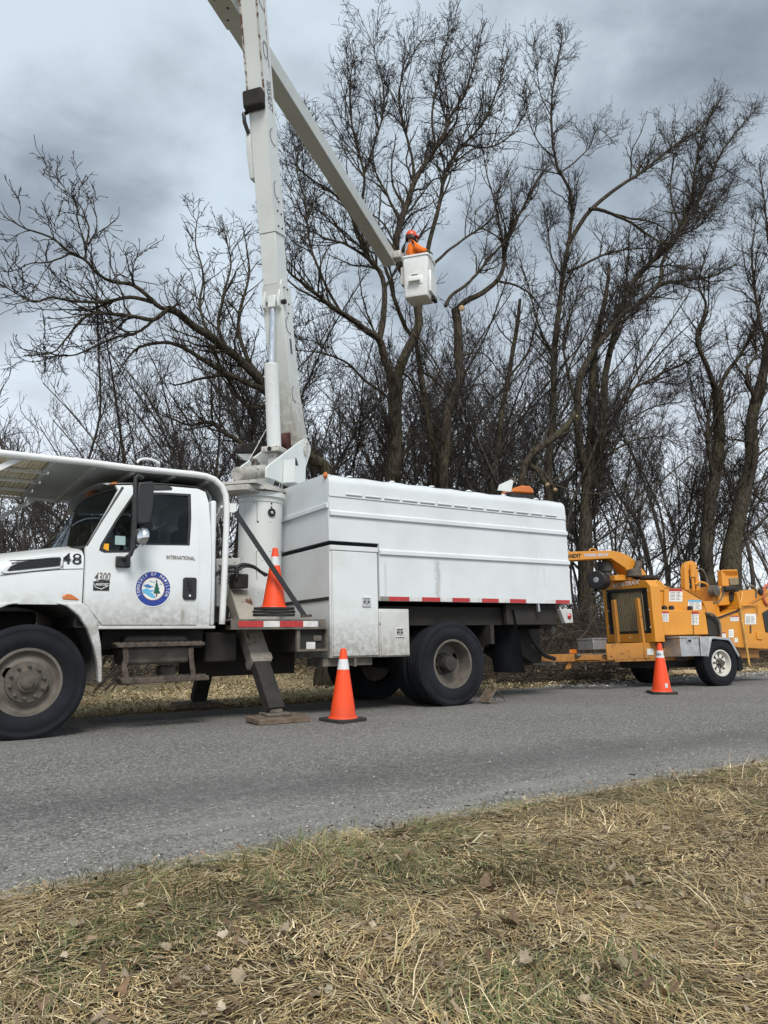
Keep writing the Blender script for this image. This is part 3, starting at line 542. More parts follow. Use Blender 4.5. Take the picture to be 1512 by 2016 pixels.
tree('bare_tree', 'massive many-stemmed bare tree standing behind the chipper chute', [
    ([(1152, 1080), (1156, 986), (1159, 919), (1163, 868), (1166, 783), (1169, 715), (1176, 660), (1190, 600), (1200, 520)], 33, 7, .3),
    ([(1159, 940), (1139, 868), (1135, 800), (1140, 740), (1146, 729), (1169, 688), (1196, 654), (1217, 624), (1244, 607), (1281, 580), (1295, 561), (1339, 554), (1400, 544), (1450, 520)], 20, 3, -.8),
    ([(1165, 960), (1176, 919), (1183, 868), (1190, 817), (1190, 760), (1200, 700), (1212, 650), (1237, 568), (1271, 527), (1305, 497), (1339, 449), (1362, 392), (1369, 331), (1383, 263), (1417, 195)], 20, 2, .4),
    ([(1281, 580), (1301, 551), (1305, 515), (1332, 466), (1373, 399), (1423, 297), (1461, 246), (1491, 212)], 9, 1.8, .4, -.4),
    ([(1203, 817), (1237, 773), (1288, 743), (1339, 719), (1376, 699), (1420, 670)], 8, 2, -.8), ([(1188, 850), (1230, 830), (1290, 800), (1350, 790)], 6, 1.5, -.6),
    ([(1190, 900), (1240, 870), (1300, 860), (1340, 880)], 6, 1.5, -.6), ([(1135, 800), (1120, 740), (1110, 670), (1130, 600), (1150, 540)], 8, 2, .5),
    ([(1200, 700), (1225, 640), (1235, 560), (1225, 480)], 7, 2, .8), ([(1339, 449), (1320, 380), (1325, 300), (1300, 260)], 5, 1.5, .6, .2), ([(1271, 527), (1330, 470), (1380, 440), (1440, 360)], 5, 1.5, .3)],
    15.0, dict(k=1.55, s=1.1, t0=.3, bias=(.25, 0, 0)))
tree('bare_tree', 'bare tree with a high fork, thinner of the two beyond the chipper engine', [
    ([(1393, 1118), (1393, 1054), (1403, 952), (1413, 885), (1414, 817), (1413, 770)], 30, 20, 0),
    ([(1413, 772), (1400, 743), (1383, 702), (1373, 665), (1383, 631), (1389, 597), (1375, 560), (1390, 500)], 13, 2, -.3), ([(1413, 775), (1430, 736), (1457, 699), (1474, 668), (1490, 630), (1500, 560)], 11, 2, .3),
    ([(1403, 940), (1393, 868), (1396, 817), (1402, 780), (1420, 740)], 11, 4, .2), ([(1413, 820), (1440, 780), (1470, 770)], 5, 2, -.3), ([(1403, 952), (1430, 930), (1460, 935)], 5, 2, .3), ([(1393, 870), (1375, 820), (1360, 760)], 4, 1.5, .1)], 14.0,
    dict(k=1.4, s=1.0, t0=.25))
tree('bare_tree', 'thickest leaning bare trunk beyond the chipper infeed hopper', [
    ([(1440, 1118), (1450, 1037), (1464, 969), (1481, 902), (1482, 834), (1494, 790), (1505, 732), (1514, 682), (1530, 600), (1540, 520)], 38, 12, 0),
    ([(1475, 870), (1450, 866), (1433, 866), (1415, 872)], 6, 2, -.2), ([(1490, 800), (1470, 740), (1490, 690), (1480, 660)], 8, 4, -.3), ([(1481, 915), (1500, 890), (1530, 870)], 8, 3, -.2), ([(1470, 960), (1500, 985), (1530, 990)], 5, 2, .2),
    ([(1512, 690), (1490, 600), (1480, 500), (1490, 420)], 8, 2, .3), ([(1530, 600), (1515, 500), (1505, 400), (1495, 330)], 7, 2, .5)], 13.4,
    dict(k=1.4, s=1.0, t0=.25))
tree('bare_tree', 'arching bare tree with split limbs sweeping over the truck cab', [
    ([(645, 938), (620, 905), (600, 880), (570, 830), (545, 795), (520, 755)], 30, 24, -.2),
    ([(520, 757), (481, 719), (447, 688), (406, 657), (365, 629), (332, 609)], 19, 14, -.8, -.2),
    ([(525, 770), (495, 757), (447, 736), (395, 705), (361, 684), (327, 674), (292, 678), (265, 690), (240, 720)], 13, 3, -.6, -.2),
    ([(330, 610), (309, 602), (292, 585), (261, 561), (220, 554), (189, 537), (168, 513), (138, 499), (117, 478), (86, 461), (45, 447), (7, 427)], 9, 2, -1.2, -.8),
    ([(168, 513), (170, 485), (175, 450), (160, 410), (135, 380), (113, 351)], 4.5, 1.2, -1.0, -1.0), ([(172, 482), (190, 450), (185, 400)], 3, 1.2, -.9, -1.0), ([(138, 499), (100, 515), (60, 520), (20, 535)], 4, 1.5, -1.3, -1.0),
    ([(300, 595), (258, 585), (220, 592), (186, 595), (138, 592), (103, 585), (69, 595), (34, 581), (0, 557)], 8, 2, -1.3, -.8),
    ([(327, 612), (303, 629), (275, 626), (224, 619), (186, 616), (150, 640), (110, 690), (60, 700)], 9, 2, -.9, -.8), ([(303, 629), (270, 655), (230, 665), (190, 680), (140, 700), (90, 695)], 6, 2, -.4, -.7),
    ([(330, 610), (350, 600), (365, 607)], 5, 2, -1.2, -.9), ([(447, 688), (430, 640), (440, 580), (455, 520), (440, 450)], 8, 2, .6, -.3), ([(520, 757), (480, 690), (470, 620), (490, 540), (480, 450)], 10, 2, .8, 0),
    ([(406, 657), (395, 600), (400, 540), (385, 480), (390, 420)], 6, 1.5, .3, -.5), ([(499, 884), (455, 860), (413, 832), (371, 836), (330, 820)], 11, 3, -.3), ([(545, 800), (490, 800), (461, 767), (440, 740), (400, 745), (340, 760)], 10, 3, .2), ([(220, 554), (235, 540), (255, 545), (265, 510)], 3, 1.2, -1.0, -.9)],
    12.6, dict(k=1.5, s=.52, t0=.12, th=1.0), extra_up=.12)

# background trees: three kinds, copied
def template(seed, H, stems, spread, dens, l1, l2, l3, r0, upb=.5, t0=.42):
    global rng
    keep = rng; rng = np.random.default_rng(seed); Ps, Rs = [], []
    for s in range(stems):
        a = rng.random() * 6.28; pts = [np.array([cos(a) * .12 * s, sin(a) * .12 * s, -.2])]; d = np.array([cos(a) * spread, sin(a) * spread, 1.0]); h = H * rng.uniform(.65, 1.0) if s else H
        for k in range(7): d = d + rng.normal(0, .16, 3); d[2] = max(d[2], .5); d /= np.linalg.norm(d); pts.append(pts[-1] + d * h / 7)
        Ps.append(catmull(pts, 26)); Rs.append(np.linspace(r0 * rng.uniform(.6, 1), .012, 26))
    P0, R0 = np.array(Ps), np.array(Rs); P1, R1 = spawn(P0, R0, dens[0], l1, 8, upb=upb, grav=.12, r_c=.008, rmin=.007, t0=t0, ang=(.45, 1.1), wig=.24); P2, R2 = spawn(P1, R1, dens[1] * 1.25, l2, 5, ang=(.5, 1.25), upb=upb * .6, r_c=.007, rmin=.0055, t0=.15, wig=.3); P3, R3 = spawn(P2, R2, dens[2] * 1.25, l3, 2, ang=(.5, 1.3), upb=upb * .4, rmin=.0045, t0=.15)
    V0, F0 = tubes(P0, R0, 7); V1, F1 = tubes(P1, R1, 4); V2, F2 = tubes(P2, R2, 3); V3, F3 = tubes(P3, R3, 3); rng = keep
    t = mesh_np('trunk', np.vstack([V0, V1]), [F0, F1 + len(V0)], M['bark2'], smooth=True); c = mesh_np('crown', np.vstack([V2, V3]), [F2, F3 + len(V2)], M['twig2']); r = (t.data, c.data)
    bpy.data.objects.remove(t); bpy.data.objects.remove(c); return r
KT = [template(101, 9.0, 3, .28, (3.2, 4.5, 5), (.7, 2.6), (.3, 1.1), (.12, .45), .065), template(102, 7.0, 4, .4, (3.4, 4.5, 5), (.6, 2.2), (.3, .9), (.12, .4), .05), template(103, 10.5, 1, .1, (3.6, 4.5, 5), (.7, 3.0), (.3, 1.2), (.12, .45), .1), template(104, 3.2, 9, .75, (4.5, 5, 4), (.4, 1.4), (.2, .7), (.1, .3), .022, .25, .15)]
KL = [('small_tree', 'many-stemmed small bare tree in the thicket behind the front row of trunks', 'small bare trees in the thicket'), ('small_tree', 'low spreading bare tree in the thicket behind the front row of trunks', 'spreading bare trees in the thicket'),
      ('small_tree', 'single-stemmed young bare tree in the thicket behind the front row of trunks', 'young bare trees in the thicket'), ('bush', 'tangled leafless bush under the trees beyond the far verge', 'leafless bushes beyond the far verge')]
def place(k, x, y, s, rz, lean=(0, 0)):
    nm, lab, gr = KL[k]; r = empty(nm, (x, y, float(ground_z(x, y)))); r.rotation_euler = (lean[0], lean[1], rz); r.scale = (s, s, s)
    for n_, me in zip(('trunk', 'crown'), KT[k]): o = bpy.data.objects.new(n_, me); COL.objects.link(o); o.parent = r
    tag(r, lab, 'bush' if k == 3 else 'tree', gr)
rr = random.Random(3)
for px in range(-60, 1600, 58):                         # thicket behind the front row
    for rep in range(3 if 240 < px < 1420 else 2):
        x0 = px + rr.uniform(-28, 28); Y = (rr.uniform(16.2, 21), rr.uniform(20, 34), rr.uniform(18, 26))[rep]
        p = PY(x0, 1221, Y); k = rr.choice((0, 0, 1, 2)); H = (9.0, 7.0, 10.5)[k]; d = p[0] * _sy + p[1] * _cy
        ytop = 620 if x0 < 260 else (400 if x0 < 560 else (400 if x0 < 1150 else 520)); ytop += rr.uniform(0, 230)   # height of the wood seen there
        ytop = ytop if rep < 2 else max(330, ytop - 60); h = (1221 - ytop) / F_PX * d; place(k, p[0], p[1], min(max(h / H, .45), 1.7), rr.uniform(0, 6.3), (rr.gauss(0, .06), rr.gauss(0, .06)))
for k in range(56):
    x0 = -80 + k * 31 + rr.uniform(-14, 14); Y = rr.uniform(13.2, 18) if not 120 < x0 < 700 else rr.uniform(20, 26); p = PY(x0, 1221, Y); place(3, p[0], p[1], rr.uniform(.6, 1.0) * (1.75 if x0 < 200 else (1.15 if x0 > 1000 else 1.0)), rr.uniform(0, 6.3))
# ground-level tangle of dead sticks
def tangle(name, n, xr, yr, lng, rad, label, zr=(0, .9), mat='brush', cat='brush'):
    x = rng.uniform(*xr, n); y = yr[0] + (yr[1] - yr[0]) * rng.random(n); kp = ~((y < 17) & (y > 11) & (x / y > .18) & (x / y < .6)) if name == 'dead_brush' else np.ones(n, bool); x, y = x[kp], y[kp]; n = len(x); L = rng.uniform(*lng, n); d = rng.normal(size=(n, 3)); d[:, 2] = np.abs(d[:, 2]) * .45 - .05; d /= np.linalg.norm(d, axis=1, keepdims=True)
    P = np.zeros((n, 6, 3)); P[:, 0] = np.stack([x, y, ground_z(x, y) + zr[0] + (zr[1] - zr[0]) * rng.random(n) ** 1.8], 1)
    for k in range(1, 6): P[:, k] = P[:, k - 1] + d * (L / 5)[:, None]; d += rng.normal(0, .22, (n, 3)); d[:, 2] -= .08; d /= np.linalg.norm(d, axis=1, keepdims=True)
    P[..., 2] = np.maximum(P[..., 2], ground_z(P[..., 0], P[..., 1]) + .01); r = rng.uniform(*rad, n)[:, None] * np.linspace(1, .4, 6)[None]; V, F = tubes(P, r, 3); tag(mesh_np(name, V, [F], M[mat]), label, cat, kind='stuff')
tangle('dead_brush', 12000, (-4, 34), (11.6, 19), (.5, 2.2), (.004, .013), 'tangled dead brush along the foot of the trees', zr=(0, 1.5))
tangle('twigs', 450, (7, 22), (9.7, 12), (.3, 1.3), (.003, .009), 'fallen twigs lying on the far verge', zr=(0, .06))

# ================================================================== BUCKET TRUCK
def frame(o, ex, ey, ez):
    m = np.eye(4); m[:3, 0], m[:3, 1], m[:3, 2], m[:3, 3] = ex, ey, ez, o; return m
FT = frame(np.array([0, 7.4, 0]) - 7.4 * np.array([0, cos(ROLL), -sin(ROLL)]), (1, 0, 0), (0, cos(ROLL), -sin(ROLL)), (0, sin(ROLL), cos(ROLL)))
BA = radians(53); PED = np.array([3.72, 8.77, 0.0]); bu = np.array([sin(BA), cos(BA), 0]); bl = np.array([-cos(BA), sin(BA), 0])
FB = frame(PED, bu, bl, (0, 0, 1))                     # boom: along its reach, to its left, up
CHA = radians(-8); CHR = radians(-3.0); CH_O = np.array([8.3, 8.75, -.045])
FC = np.array(Matrix.Translation(CH_O) @ Matrix.Rotation(CHA, 4, 'Z') @ Matrix.Rotation(CHR, 4, 'X'))
def hit(x, y, Fm, ax, val):
    I = np.linalg.inv(Fm); o = I[:3, :3] @ C_ + I[:3, 3]; d = I[:3, :3] @ ray(x, y); return o + d * ((val - o[ax]) / d[ax])
def TY(x, y, Y): return hit(x, y, FT, 1, Y)
def TX(x, y, X): return hit(x, y, FT, 0, X)
def mt(a): return Matrix(a.tolist())
truck = empty('bucket_truck', (4.5, 8.6, -.05), world=False)
tag(truck, 'white township bucket truck with raised boom, cab guard and long chip box', 'truck')
Tinv = mt(FT); Tinv = Matrix.Translation((-4.5, -8.6, .05)) @ Tinv; INV[truck.name] = Tinv
Binv = Matrix.Translation((-4.5, -8.6, .05)) @ mt(FB); Winv = Matrix.Translation((-4.5, -8.6, .05))
YM = 8.77; YC = 7.60; YB = 7.53
def far(y): return 2 * YM - y
def zc(pts, Y): return [TY(*z1(*p), Y) for p in pts]

def ring_angles(outer, inner, c, n=72):
    a = [math.atan2(p[1] - c[1], p[0] - c[0]) for p in list(outer) + list(inner)] + [2 * pi * k / n - pi for k in range(n)]; a = sorted(a); o = [a[0]]
    for k in a[1:]:
        if k - o[-1] > .004: o.append(k)
    return o
def cast(poly, c, t):
    d = (cos(t), sin(t)); best = None
    for i in range(len(poly)):
        p, q_ = poly[i], poly[(i + 1) % len(poly)]; ex, ey = q_[0] - p[0], q_[1] - p[1]; den = d[0] * ey - d[1] * ex
        if abs(den) < 1e-12: continue
        s = ((p[0] - c[0]) * ey - (p[1] - c[1]) * ex) / den; u = ((p[0] - c[0]) * d[1] - (p[1] - c[1]) * d[0]) / den
        if s > 0 and -1e-6 <= u <= 1 + 1e-6 and (best is None or s < best): best = s
    return best
def panel(outer, inner, c, yf, thick, layers=5):
    """plate in x,z with an opening, its depth given by yf(x,z); thick > 0 goes inwards"""
    A = ring_angles(outer, inner, c); n = len(A); b = B(); V = []
    ro = [cast(outer, c, t) for t in A]; ri = [cast(inner, c, t) for t in A]
    def pt(t, r, dy): x, z = c[0] + r * cos(t), c[1] + r * sin(t); return (x, yf(x, z) + dy, z)
    V += [pt(A[k], ri[k], thick) for k in range(n)]
    for L in range(layers): V += [pt(A[k], ri[k] + (ro[k] - ri[k]) * L / (layers - 1), 0) for k in range(n)]
    V += [pt(A[k], ro[k], thick) for k in range(n)]
    F = [(i * n + k, i * n + (k + 1) % n, (i + 1) * n + (k + 1) % n, (i + 1) * n + k) for i in range(layers + 1) for k in range(n)]
    return b.add(V, F)
xz = lambda P: [(p[0], p[2]) for p in P]
def cab_y(x, z): return YC + .11 * max(0, (z - 1.72) / .72) ** 1.7 + .02 * max(0, (1.35 - z) / .35) ** 2
def cab_y_far(x, z): return far(cab_y(x, z))
door_o = xz(zc([(805, 322), (1040, 314), (1280, 332), (1270, 800), (1256, 1203), (652, 1203), (537, 1062), (550, 715), (645, 560), (735, 425)], YC + .03))
win = xz(zc([(868, 352), (1050, 352), (1230, 362), (1222, 520), (1204, 697), (1060, 695), (925, 693), (885, 702), (835, 741), (665, 743), (632, 728), (642, 690), (745, 525)], YC + .04))
cc = tuple(TY(*z1(955, 560), YC + .04)[[0, 2]])
def grow_poly(P, c, k): return [(c[0] + (p[0] - c[0]) * k, c[1] + (p[1] - c[1]) * k) for p in P]
shell_o = xz(zc([(705, 300), (1000, 296), (1290, 322), (1335, 345), (1350, 420), (1350, 800), (1340, 1216), (640, 1220), (548, 1125), (530, 1062), (545, 708), (640, 550), (770, 330)], YC + .03))
b = panel(shell_o, grow_poly(win, cc, 1.05), cc, lambda x, z: cab_y(x, z) + .014, .05); cab_side = b.build('cab_side', M['cab'], truck, smooth=True)
door = panel(door_o, win, cc, cab_y, .012).build('door', M['cab'], truck, smooth=True)
b = panel(grow_poly(win, cc, 1.012), grow_poly(win, cc, .94), cc, lambda x, z: cab_y(x, z) - .002, .03, 3); b.build('window_seal', M['black'], door, smooth=True)
b = B(); g = grow_poly(win, cc, .99); b.add([(x, cab_y(x, z) + .012, z) for x, z in g], [tuple(range(len(g)))]); b.build('window_glass', M['glass'], door)
b = B(); p0 = TY(*z1(868, 360), YC); p1 = TY(*z1(835, 735), YC); b.beam((p0[0], cab_y(*p0[[0, 2]]) + .004, p0[2]), (p1[0], cab_y(*p1[[0, 2]]) + .004, p1[2]), .012, .028, (1, 0, 0)); b.build('window_divider', M['black'], door)
panel([(p[0], p[1]) for p in shell_o], grow_poly(win, cc, .99), cc, lambda x, z: cab_y_far(x, z), -.05).build('cab_side', M['cab'], truck, smooth=True)
b = B(); b.add([(x, cab_y_far(x, z) - .012, z) for x, z in g], [tuple(range(len(g)))]); b.build('window_glass', M['glass'], truck)
# roof, rear wall, floor, cowl
rp = xz(zc([(690, 306), (705, 299), (850, 296), (1000, 296), (1150, 306), (1290, 322), (1330, 342), (1352, 385), (1360, 440)], YC + .11))
V = []; nv = 17
for x, z in rp:
    for k in range(nv):
        v = k / (nv - 1); y0 = cab_y(x, z) + .012; e = 1 - abs(2 * v - 1) ** 5; V.append((x - .10 * (1 - (2 * v - 1) ** 2) * (1 if x < rp[2][0] else 0), y0 + (far(y0) - y0) * v, z + .07 * e))
b = B(); b.add(V, gridfaces(len(rp), nv).tolist()); b.build('roof', M['cab'], truck, smooth=True)
xr = rp[-1][0]; zr = rp[-1][1]
b = B(); b.box(xr - .03, xr + .03, YC + .05, far(YC + .05), 1.0, zr + .05); b.build('rear_wall', M['cab'], truck, bevel=.028, seg=3)
xf = shell_o[9][0]
b = B(); b.box(xf - .05, xr - .031, YC + .07, far(YC + .07), .99, 1.06); b.build('floor', M['frame'], truck)
b = B(); b.box(xf - .06, xf + .02, YC + .07, far(YC + .07), 1.0, 1.70); b.build('firewall', M['frame'], truck)
# windscreen
wl = zc([(541, 706), (640, 545), (730, 400), (782, 322)], YC + .1); V = []
for p in wl:
    for k in range(13):
        v = k / 12; y0 = cab_y(p[0], p[2]) + .02; bul = 1 - (2 * v - 1) ** 2; V.append((p[0] + .012 - .20 * bul, y0 + (far(y0) - y0) * v, p[2] + .015 * bul))
b = B(); b.add(V, gridfaces(4, 13).tolist()); ws = b.build('windscreen', M['wind'], truck, smooth=True)
b = B(); b.tube([V[i * 13] for i in range(4)], .016, 8); b.tube([V[k] for k in range(13)], .016, 8); b.tube([V[39 + k] for k in range(13)], .016, 8); b.build('windscreen_seal', M['black'], ws, smooth=True)
b = B(); dash = wl[0]; b.box(dash[0] + .0, dash[0] + .35, YC + .1, far(YC + .1), 1.45, 1.68); b.build('dashboard', M['seat'], truck, bevel=.04)
for y in (YC + .25, far(YC) - .85):
    b = B(); b.box(2.3, 2.75, y, y + .55, 1.07, 1.5); b.box(2.58, 2.74, y + .03, y + .52, 1.5, 2.08); b.box(2.62, 2.72, y + .16, y + .4, 2.08, 2.24); b.build('seat', M['seat'], truck, bevel=.04)
b = B(); t = np.linspace(0, 2 * pi, 25); cx, cy_, cz = 2.06, YC + .5, 1.72
b.tube([(cx + .12 * sin(k), cy_ + .22 * cos(k), cz + .18 * sin(k)) for k in t], .014, 6, caps=False); b.tube([(cx, cy_, cz), (cx - .25, cy_, cz - .25)], .025, 8); b.tube([(cx + .0, cy_ - .21, cz), (cx, cy_ + .21, cz)], .012, 6); b.build('steering_wheel', M['black'], truck, smooth=True)
# stickers, seal, lettering on the door
def dy(x, z, k=.0035): return cab_y(x, z) - k
def flat_on(b, pts, k, n=None): b.add([(x, dy(x, z, k), z) for x, z in pts], [tuple(range(len(pts)))])
lc = TY(*z1(980, 973), YC)[[0, 2]]; lr = .185
def disc(c, r0, r1, k, n=48):
    b = B(); V = [(c[0] + r * cos(2 * pi * j / n), dy(c[0], c[1] + r * sin(2 * pi * j / n), k), c[1] + r * sin(2 * pi * j / n)) for r in (r0, r1) for j in range(n)]
    return b.add(V, [(j, (j + 1) % n, n + (j + 1) % n, n + j) for j in range(n)])
emb = disc(lc, 0.0005, lr, .003).build('town_seal', M['paper'], door); disc(lc, .118, .174, .0045).build('seal_ring', M['blue'], emb); disc(lc, .112, .118, .0045).build('seal_border', M['brown'], emb)
b = B(); TXT = 'TOWNSHIP OF HAMILTON'
for i, ch in enumerate(TXT):
    if ch == ' ': continue
    a = radians(205 - i * (230 / (len(TXT) - 1))); rt = .147; o = np.array([lc[0] + rt * cos(a), 0, lc[1] + rt * sin(a)]); letter(b, ch, o, (sin(a), 0, -cos(a)), (cos(a), 0, sin(a)), .048, bold=.0006, xs=.62, fn=lambda p: np.array([p[0], dy(p[0], p[2], .006), p[2]]))
b.build('seal_lettering', M['paper'], emb)
def sealpart(name, pts, mat, k=.0045):
    b = B(); flat_on(b, [(lc[0] + x * .112, lc[1] + z * .112) for x, z in pts], k); return b.build(name, M[mat], emb)
sealpart('seal_wave', [(-.92, .28), (-.5, .42), (-.1, .22), (.1, .2), (-.3, .05), (-.6, .08)], 'midblue'); sealpart('seal_wave', [(-.98, -.1), (-.6, .02), (-.25, -.12), (.2, -.1), (-.1, -.28), (-.5, -.5), (-.9, -.4)], 'ltblue'); sealpart('seal_wave', [(-.6, -.5), (-.1, -.35), (.15, -.62), (.3, -.85), (-.2, -.75)], 'ltblue')
sealpart('seal_wave', [(-.35, .75), (.0, .62), (.2, .68), (.1, .55), (-.3, .6)], 'paleblue'); sealpart('seal_wave', [(.55, .55), (.8, .45), (.75, .3), (.6, .4)], 'paleblue')
sealpart('seal_tree', [(.28, .92), (.36, .62), (.32, .62), (.46, .3), (.4, .3), (.56, -.02), (.48, -.02), (.66, -.4), (.3, -.42), (.02, -.4), (.16, -.02), (.08, -.02), (.22, .3), (.16, .3), (.26, .62), (.22, .62)][::-1], 'green', .006); sealpart('seal_trunk', [(.25, -.42), (.38, -.42), (.38, -.7), (.25, -.7)], 'brown', .006)
def door_text(name, txt, px, size, width, mat, shear=0, bold=.001, k=.004, parent=None, tilt=0):
    p = TY(*z1(*px), YC); b = B(); letter(b, txt, (p[0], 0, p[2]), (cos(tilt), 0, sin(tilt)), (-sin(tilt), 0, cos(tilt)), size, width, shear, bold, fn=lambda q_: np.array([q_[0], dy(q_[0], q_[2], k), q_[2]])); return b.build(name, M[mat], parent or door)
door_text('maker_lettering', 'INTERNATIONAL', (1157, 776), .055, .30, 'greysteel', 0, .001); door_text('model_lettering', '4300', (652, 900), .12, .15, 'greysteel', .25, .001); door_text('engine_lettering', 'DT466', (666, 928), .045, .11, 'ink', 0, .003)
b = B(); p = TY(*z1(648, 955), YC); flat_on(b, [(p[0] - .075, p[2] - .045), (p[0] + .075, p[2] - .045), (p[0] + .075, p[2] + .045), (p[0] - .075, p[2] + .045)], .004); bd = b.build('dealer_badge', M['ink'], door)
door_text('badge_lettering', 'LAKEPORT', (648, 946), .036, .135, 'paper', 0, .0005, .006, bd)
b = B(); b.tube([(p[0] - .06, dy(0, p[2], .006), p[2] - .01), (p[0], dy(0, p[2], .006), p[2] - .032), (p[0] + .065, dy(0, p[2], .006), p[2] + .005)], .004, 5); b.build('badge_swoosh', M['paper'], bd)
b = B(); p = TY(*z1(1211, 972), YC); V = [(p[0] + x, p[2] + z) for x, z in ((-.07, -.09), (-.05, -.115), (.06, -.115), (.075, -.09), (.075, .1), (.06, .115), (-.05, .115), (-.07, .1))]
b.slab([(x, dy(x, z, .018), z) for x, z in V], (0, .016, 0)); hd = b.build('door_handle', M['black'], door, bevel=.006); b = B(); b.beam((p[0], dy(0, p[2], .034), p[2] - .02), (p[0], dy(0, p[2], .034), p[2] + .09), .02, .03, (0, 1, 0)); b.build('handle_grip', M['seat'], hd, bevel=.006)
b = B(); b.lathe([(.001, -.02), (.012, -.02), (.012, .0)], (p[0] - .002, dy(0, p[2] - .08, .016), p[2] - .075), (0, 1, 0), 12); b.build('key_lock', M['chrome'], hd)
b = B(); s0 = TY(*z1(671, 708), YC); flat_on(b, [(s0[0] - .042, s0[2] - .04), (s0[0] + .04, s0[2] - .04), (s0[0] + .04, s0[2] + .04), (s0[0] - .038, s0[2] + .04)], -.008); b.build('inspection_sticker', M['yellow'], door)
b = B(); s0 = TY(*z1(772, 662), YC); flat_on(b, [(s0[0] - .05, s0[2] - .045), (s0[0] + .05, s0[2] - .045), (s0[0] + .05, s0[2] + .045), (s0[0] - .05, s0[2] + .045)], -.008); b.build('no_smoking_sticker', M['paleblue'], door)
b = B(); pts = zc([(850, 310), (870, 303), (1070, 306), (1105, 325), (1100, 338), (1000, 342), (860, 330)], YC + .1); b.slab([(q_[0], cab_y(q_[0], q_[2]) - .012, q_[2]) for q_ in pts], (0, .03, 0)); b.build('drip_visor', M['black'], truck, bevel=.004)
# roof marker lights
for px in ((728, 303), (596, 357), (572, 380)):
    p = TY(*z1(*px), YC + .2 if px[0] > 700 else YC + 1.0); b = B(); b.lathe([(.001, .03), (.02, .027), (.042, .014), (.052, 0)], (p[0], p[1], p[2] - .005), (-.3, -.2, 1), 14); b.build('marker_light', M['amber'], truck, smooth=True)
# mirrors
my = YC - .22
b = B(); P = lambda x, y, yy=my: TY(*z1(x, y), yy)
b.tube([P(918, 268), P(885, 248), P(868, 262), P(866, 400), P(862, 560), P(856, 700), P(835, 755), TY(*z1(795, 785), YC - .05)], .022, 10); ma = b.build('mirror_arm', M['black'], truck, smooth=True)
b = B(); p = TY(*z1(783, 803), YC); b.box(p[0] - .07, p[0] + .07, cab_y(*p[[0, 2]]) - .05, cab_y(*p[[0, 2]]) - .001, p[2] - .055, p[2] + .055); b.build('mirror_bracket', M['black'], ma, bevel=.012)
b = B(); b.slab([P(888, 290), P(980, 284), P(990, 300), P(984, 420), P(965, 545), P(945, 558), P(876, 552), P(872, 430)], (0, .14, 0)); b.build('mirror_head', M['black'], ma, bevel=.02, seg=3)
b = B(); b.lathe([(.001, .055), (.05, .05), (.085, .03), (.1, 0), (.098, -.012), (.001, -.012)], P(905, 640), (-.75, -.35, .1), 28); b.build('convex_mirror', M['chrome'], ma, smooth=True)

# hood and fender
st = [(-.08, .70, 1.35, 1.45), (.05, .92, 1.42, 1.54), (.3, 1.08, 1.50, 1.64), (.8, 1.165, 1.60, 1.745), (1.2, 1.17, 1.66, 1.82), (1.52, 1.17, 1.705, 1.875)]; V = []
for X, hw, zs, zcr in st:
    prof = [(-1, 1.205), (-1, 1.3), (-1.0, zs - .22), (-.998, zs - .1), (-.985, zs - .035), (-.95, zs + .0), (-.85, zs + (zcr - zs) * .35), (-.6, zs + (zcr - zs) * .75), (-.3, zs + (zcr - zs) * .95)]
    prof = prof + [(0, zcr)] + [(-a, z) for a, z in prof[::-1]]; V += [(X, YM + a * hw, z) for a, z in prof]
b = B(); nP = 19; b.add(V, gridfaces(len(st), nP).tolist() + [tuple(range(nP))]); hood = b.build('hood', M['cab'], truck, smooth=True)
YH = YM - 1.17
def hz(pts, k=.0): return [TY(*z1(*p), YH - k) for p in pts]
b = B(); b.slab(hz([(5, 862), (40, 828), (120, 790), (230, 763), (340, 753), (390, 752), (408, 768), (402, 825), (384, 842), (250, 856), (80, 874), (25, 876)], .010), (0, .02, 0)); vent = b.build('vent_surround', M['cab'], hood, bevel=.006)
b = B(); vp = hz([(45, 856), (70, 828), (140, 800), (230, 782), (330, 772), (385, 770), (392, 785), (384, 815), (368, 829), (250, 840), (120, 854), (60, 861)], .012); b.slab(vp, (0, .004, 0)); b.build('vent_grille', M['ink'], vent)
b = B()
for k in range(5):
    a0, a1 = hz([(60 + 12 * (4 - k), 850 - k * 14), (388, 822 - k * 11)], .014); b.beam(a0, a1, .006, .008)
b.build('vent_slats', M['black'], vent)
b = B(); b.tube(hz([(0, 886), (150, 868), (400, 848), (532, 845)], .001), .003, 4); b.tube(hz([(405, 770), (402, 848)], .001), .003, 4); b.build('panel_seam', M['ink'], hood)
p48 = TY(*z1(459, 785), YH); b = B(); letter(b, '48', (p48[0], YH - .003, p48[2]), (1, 0, 0), (0, 0, 1), .15, .185, 0, .001); b.build('fleet_number', M['ink'], hood)
b = B(); b.slab(hz([(400, 1025), (410, 1012), (432, 1005), (455, 1008), (485, 1025), (507, 1042), (500, 1046), (402, 1040)], .008), (0, .03, 0)); b.build('side_marker', M['amber'], hood, bevel=.006)
out = hz([(527, 1062), (560, 1085), (600, 1140), (630, 1220), (648, 1330), (655, 1450), (655, 1574)], .02); inn = hz([(360, 1062), (430, 1085), (505, 1145), (560, 1230), (600, 1340), (624, 1450), (630, 1574)], .02)
b = B(); b.prism(out + inn[::-1], [p + np.array([0, .09, 0]) for p in out + inn[::-1]]); b.build('fender_flare', M['cab'], truck, bevel=.012)
fo = hz([(-8, 1062), (120, 1062), (60, 1075), (0, 1097), (-60, 1150), (-110, 1250), (-160, 1250), (-150, 1120)], .02); b = B(); b.slab(fo, (0, .09, 0)); b.build('fender_flare', M['cab'], truck, bevel=.01)
hub = TY(*z1(172, 1565), YC - .04)
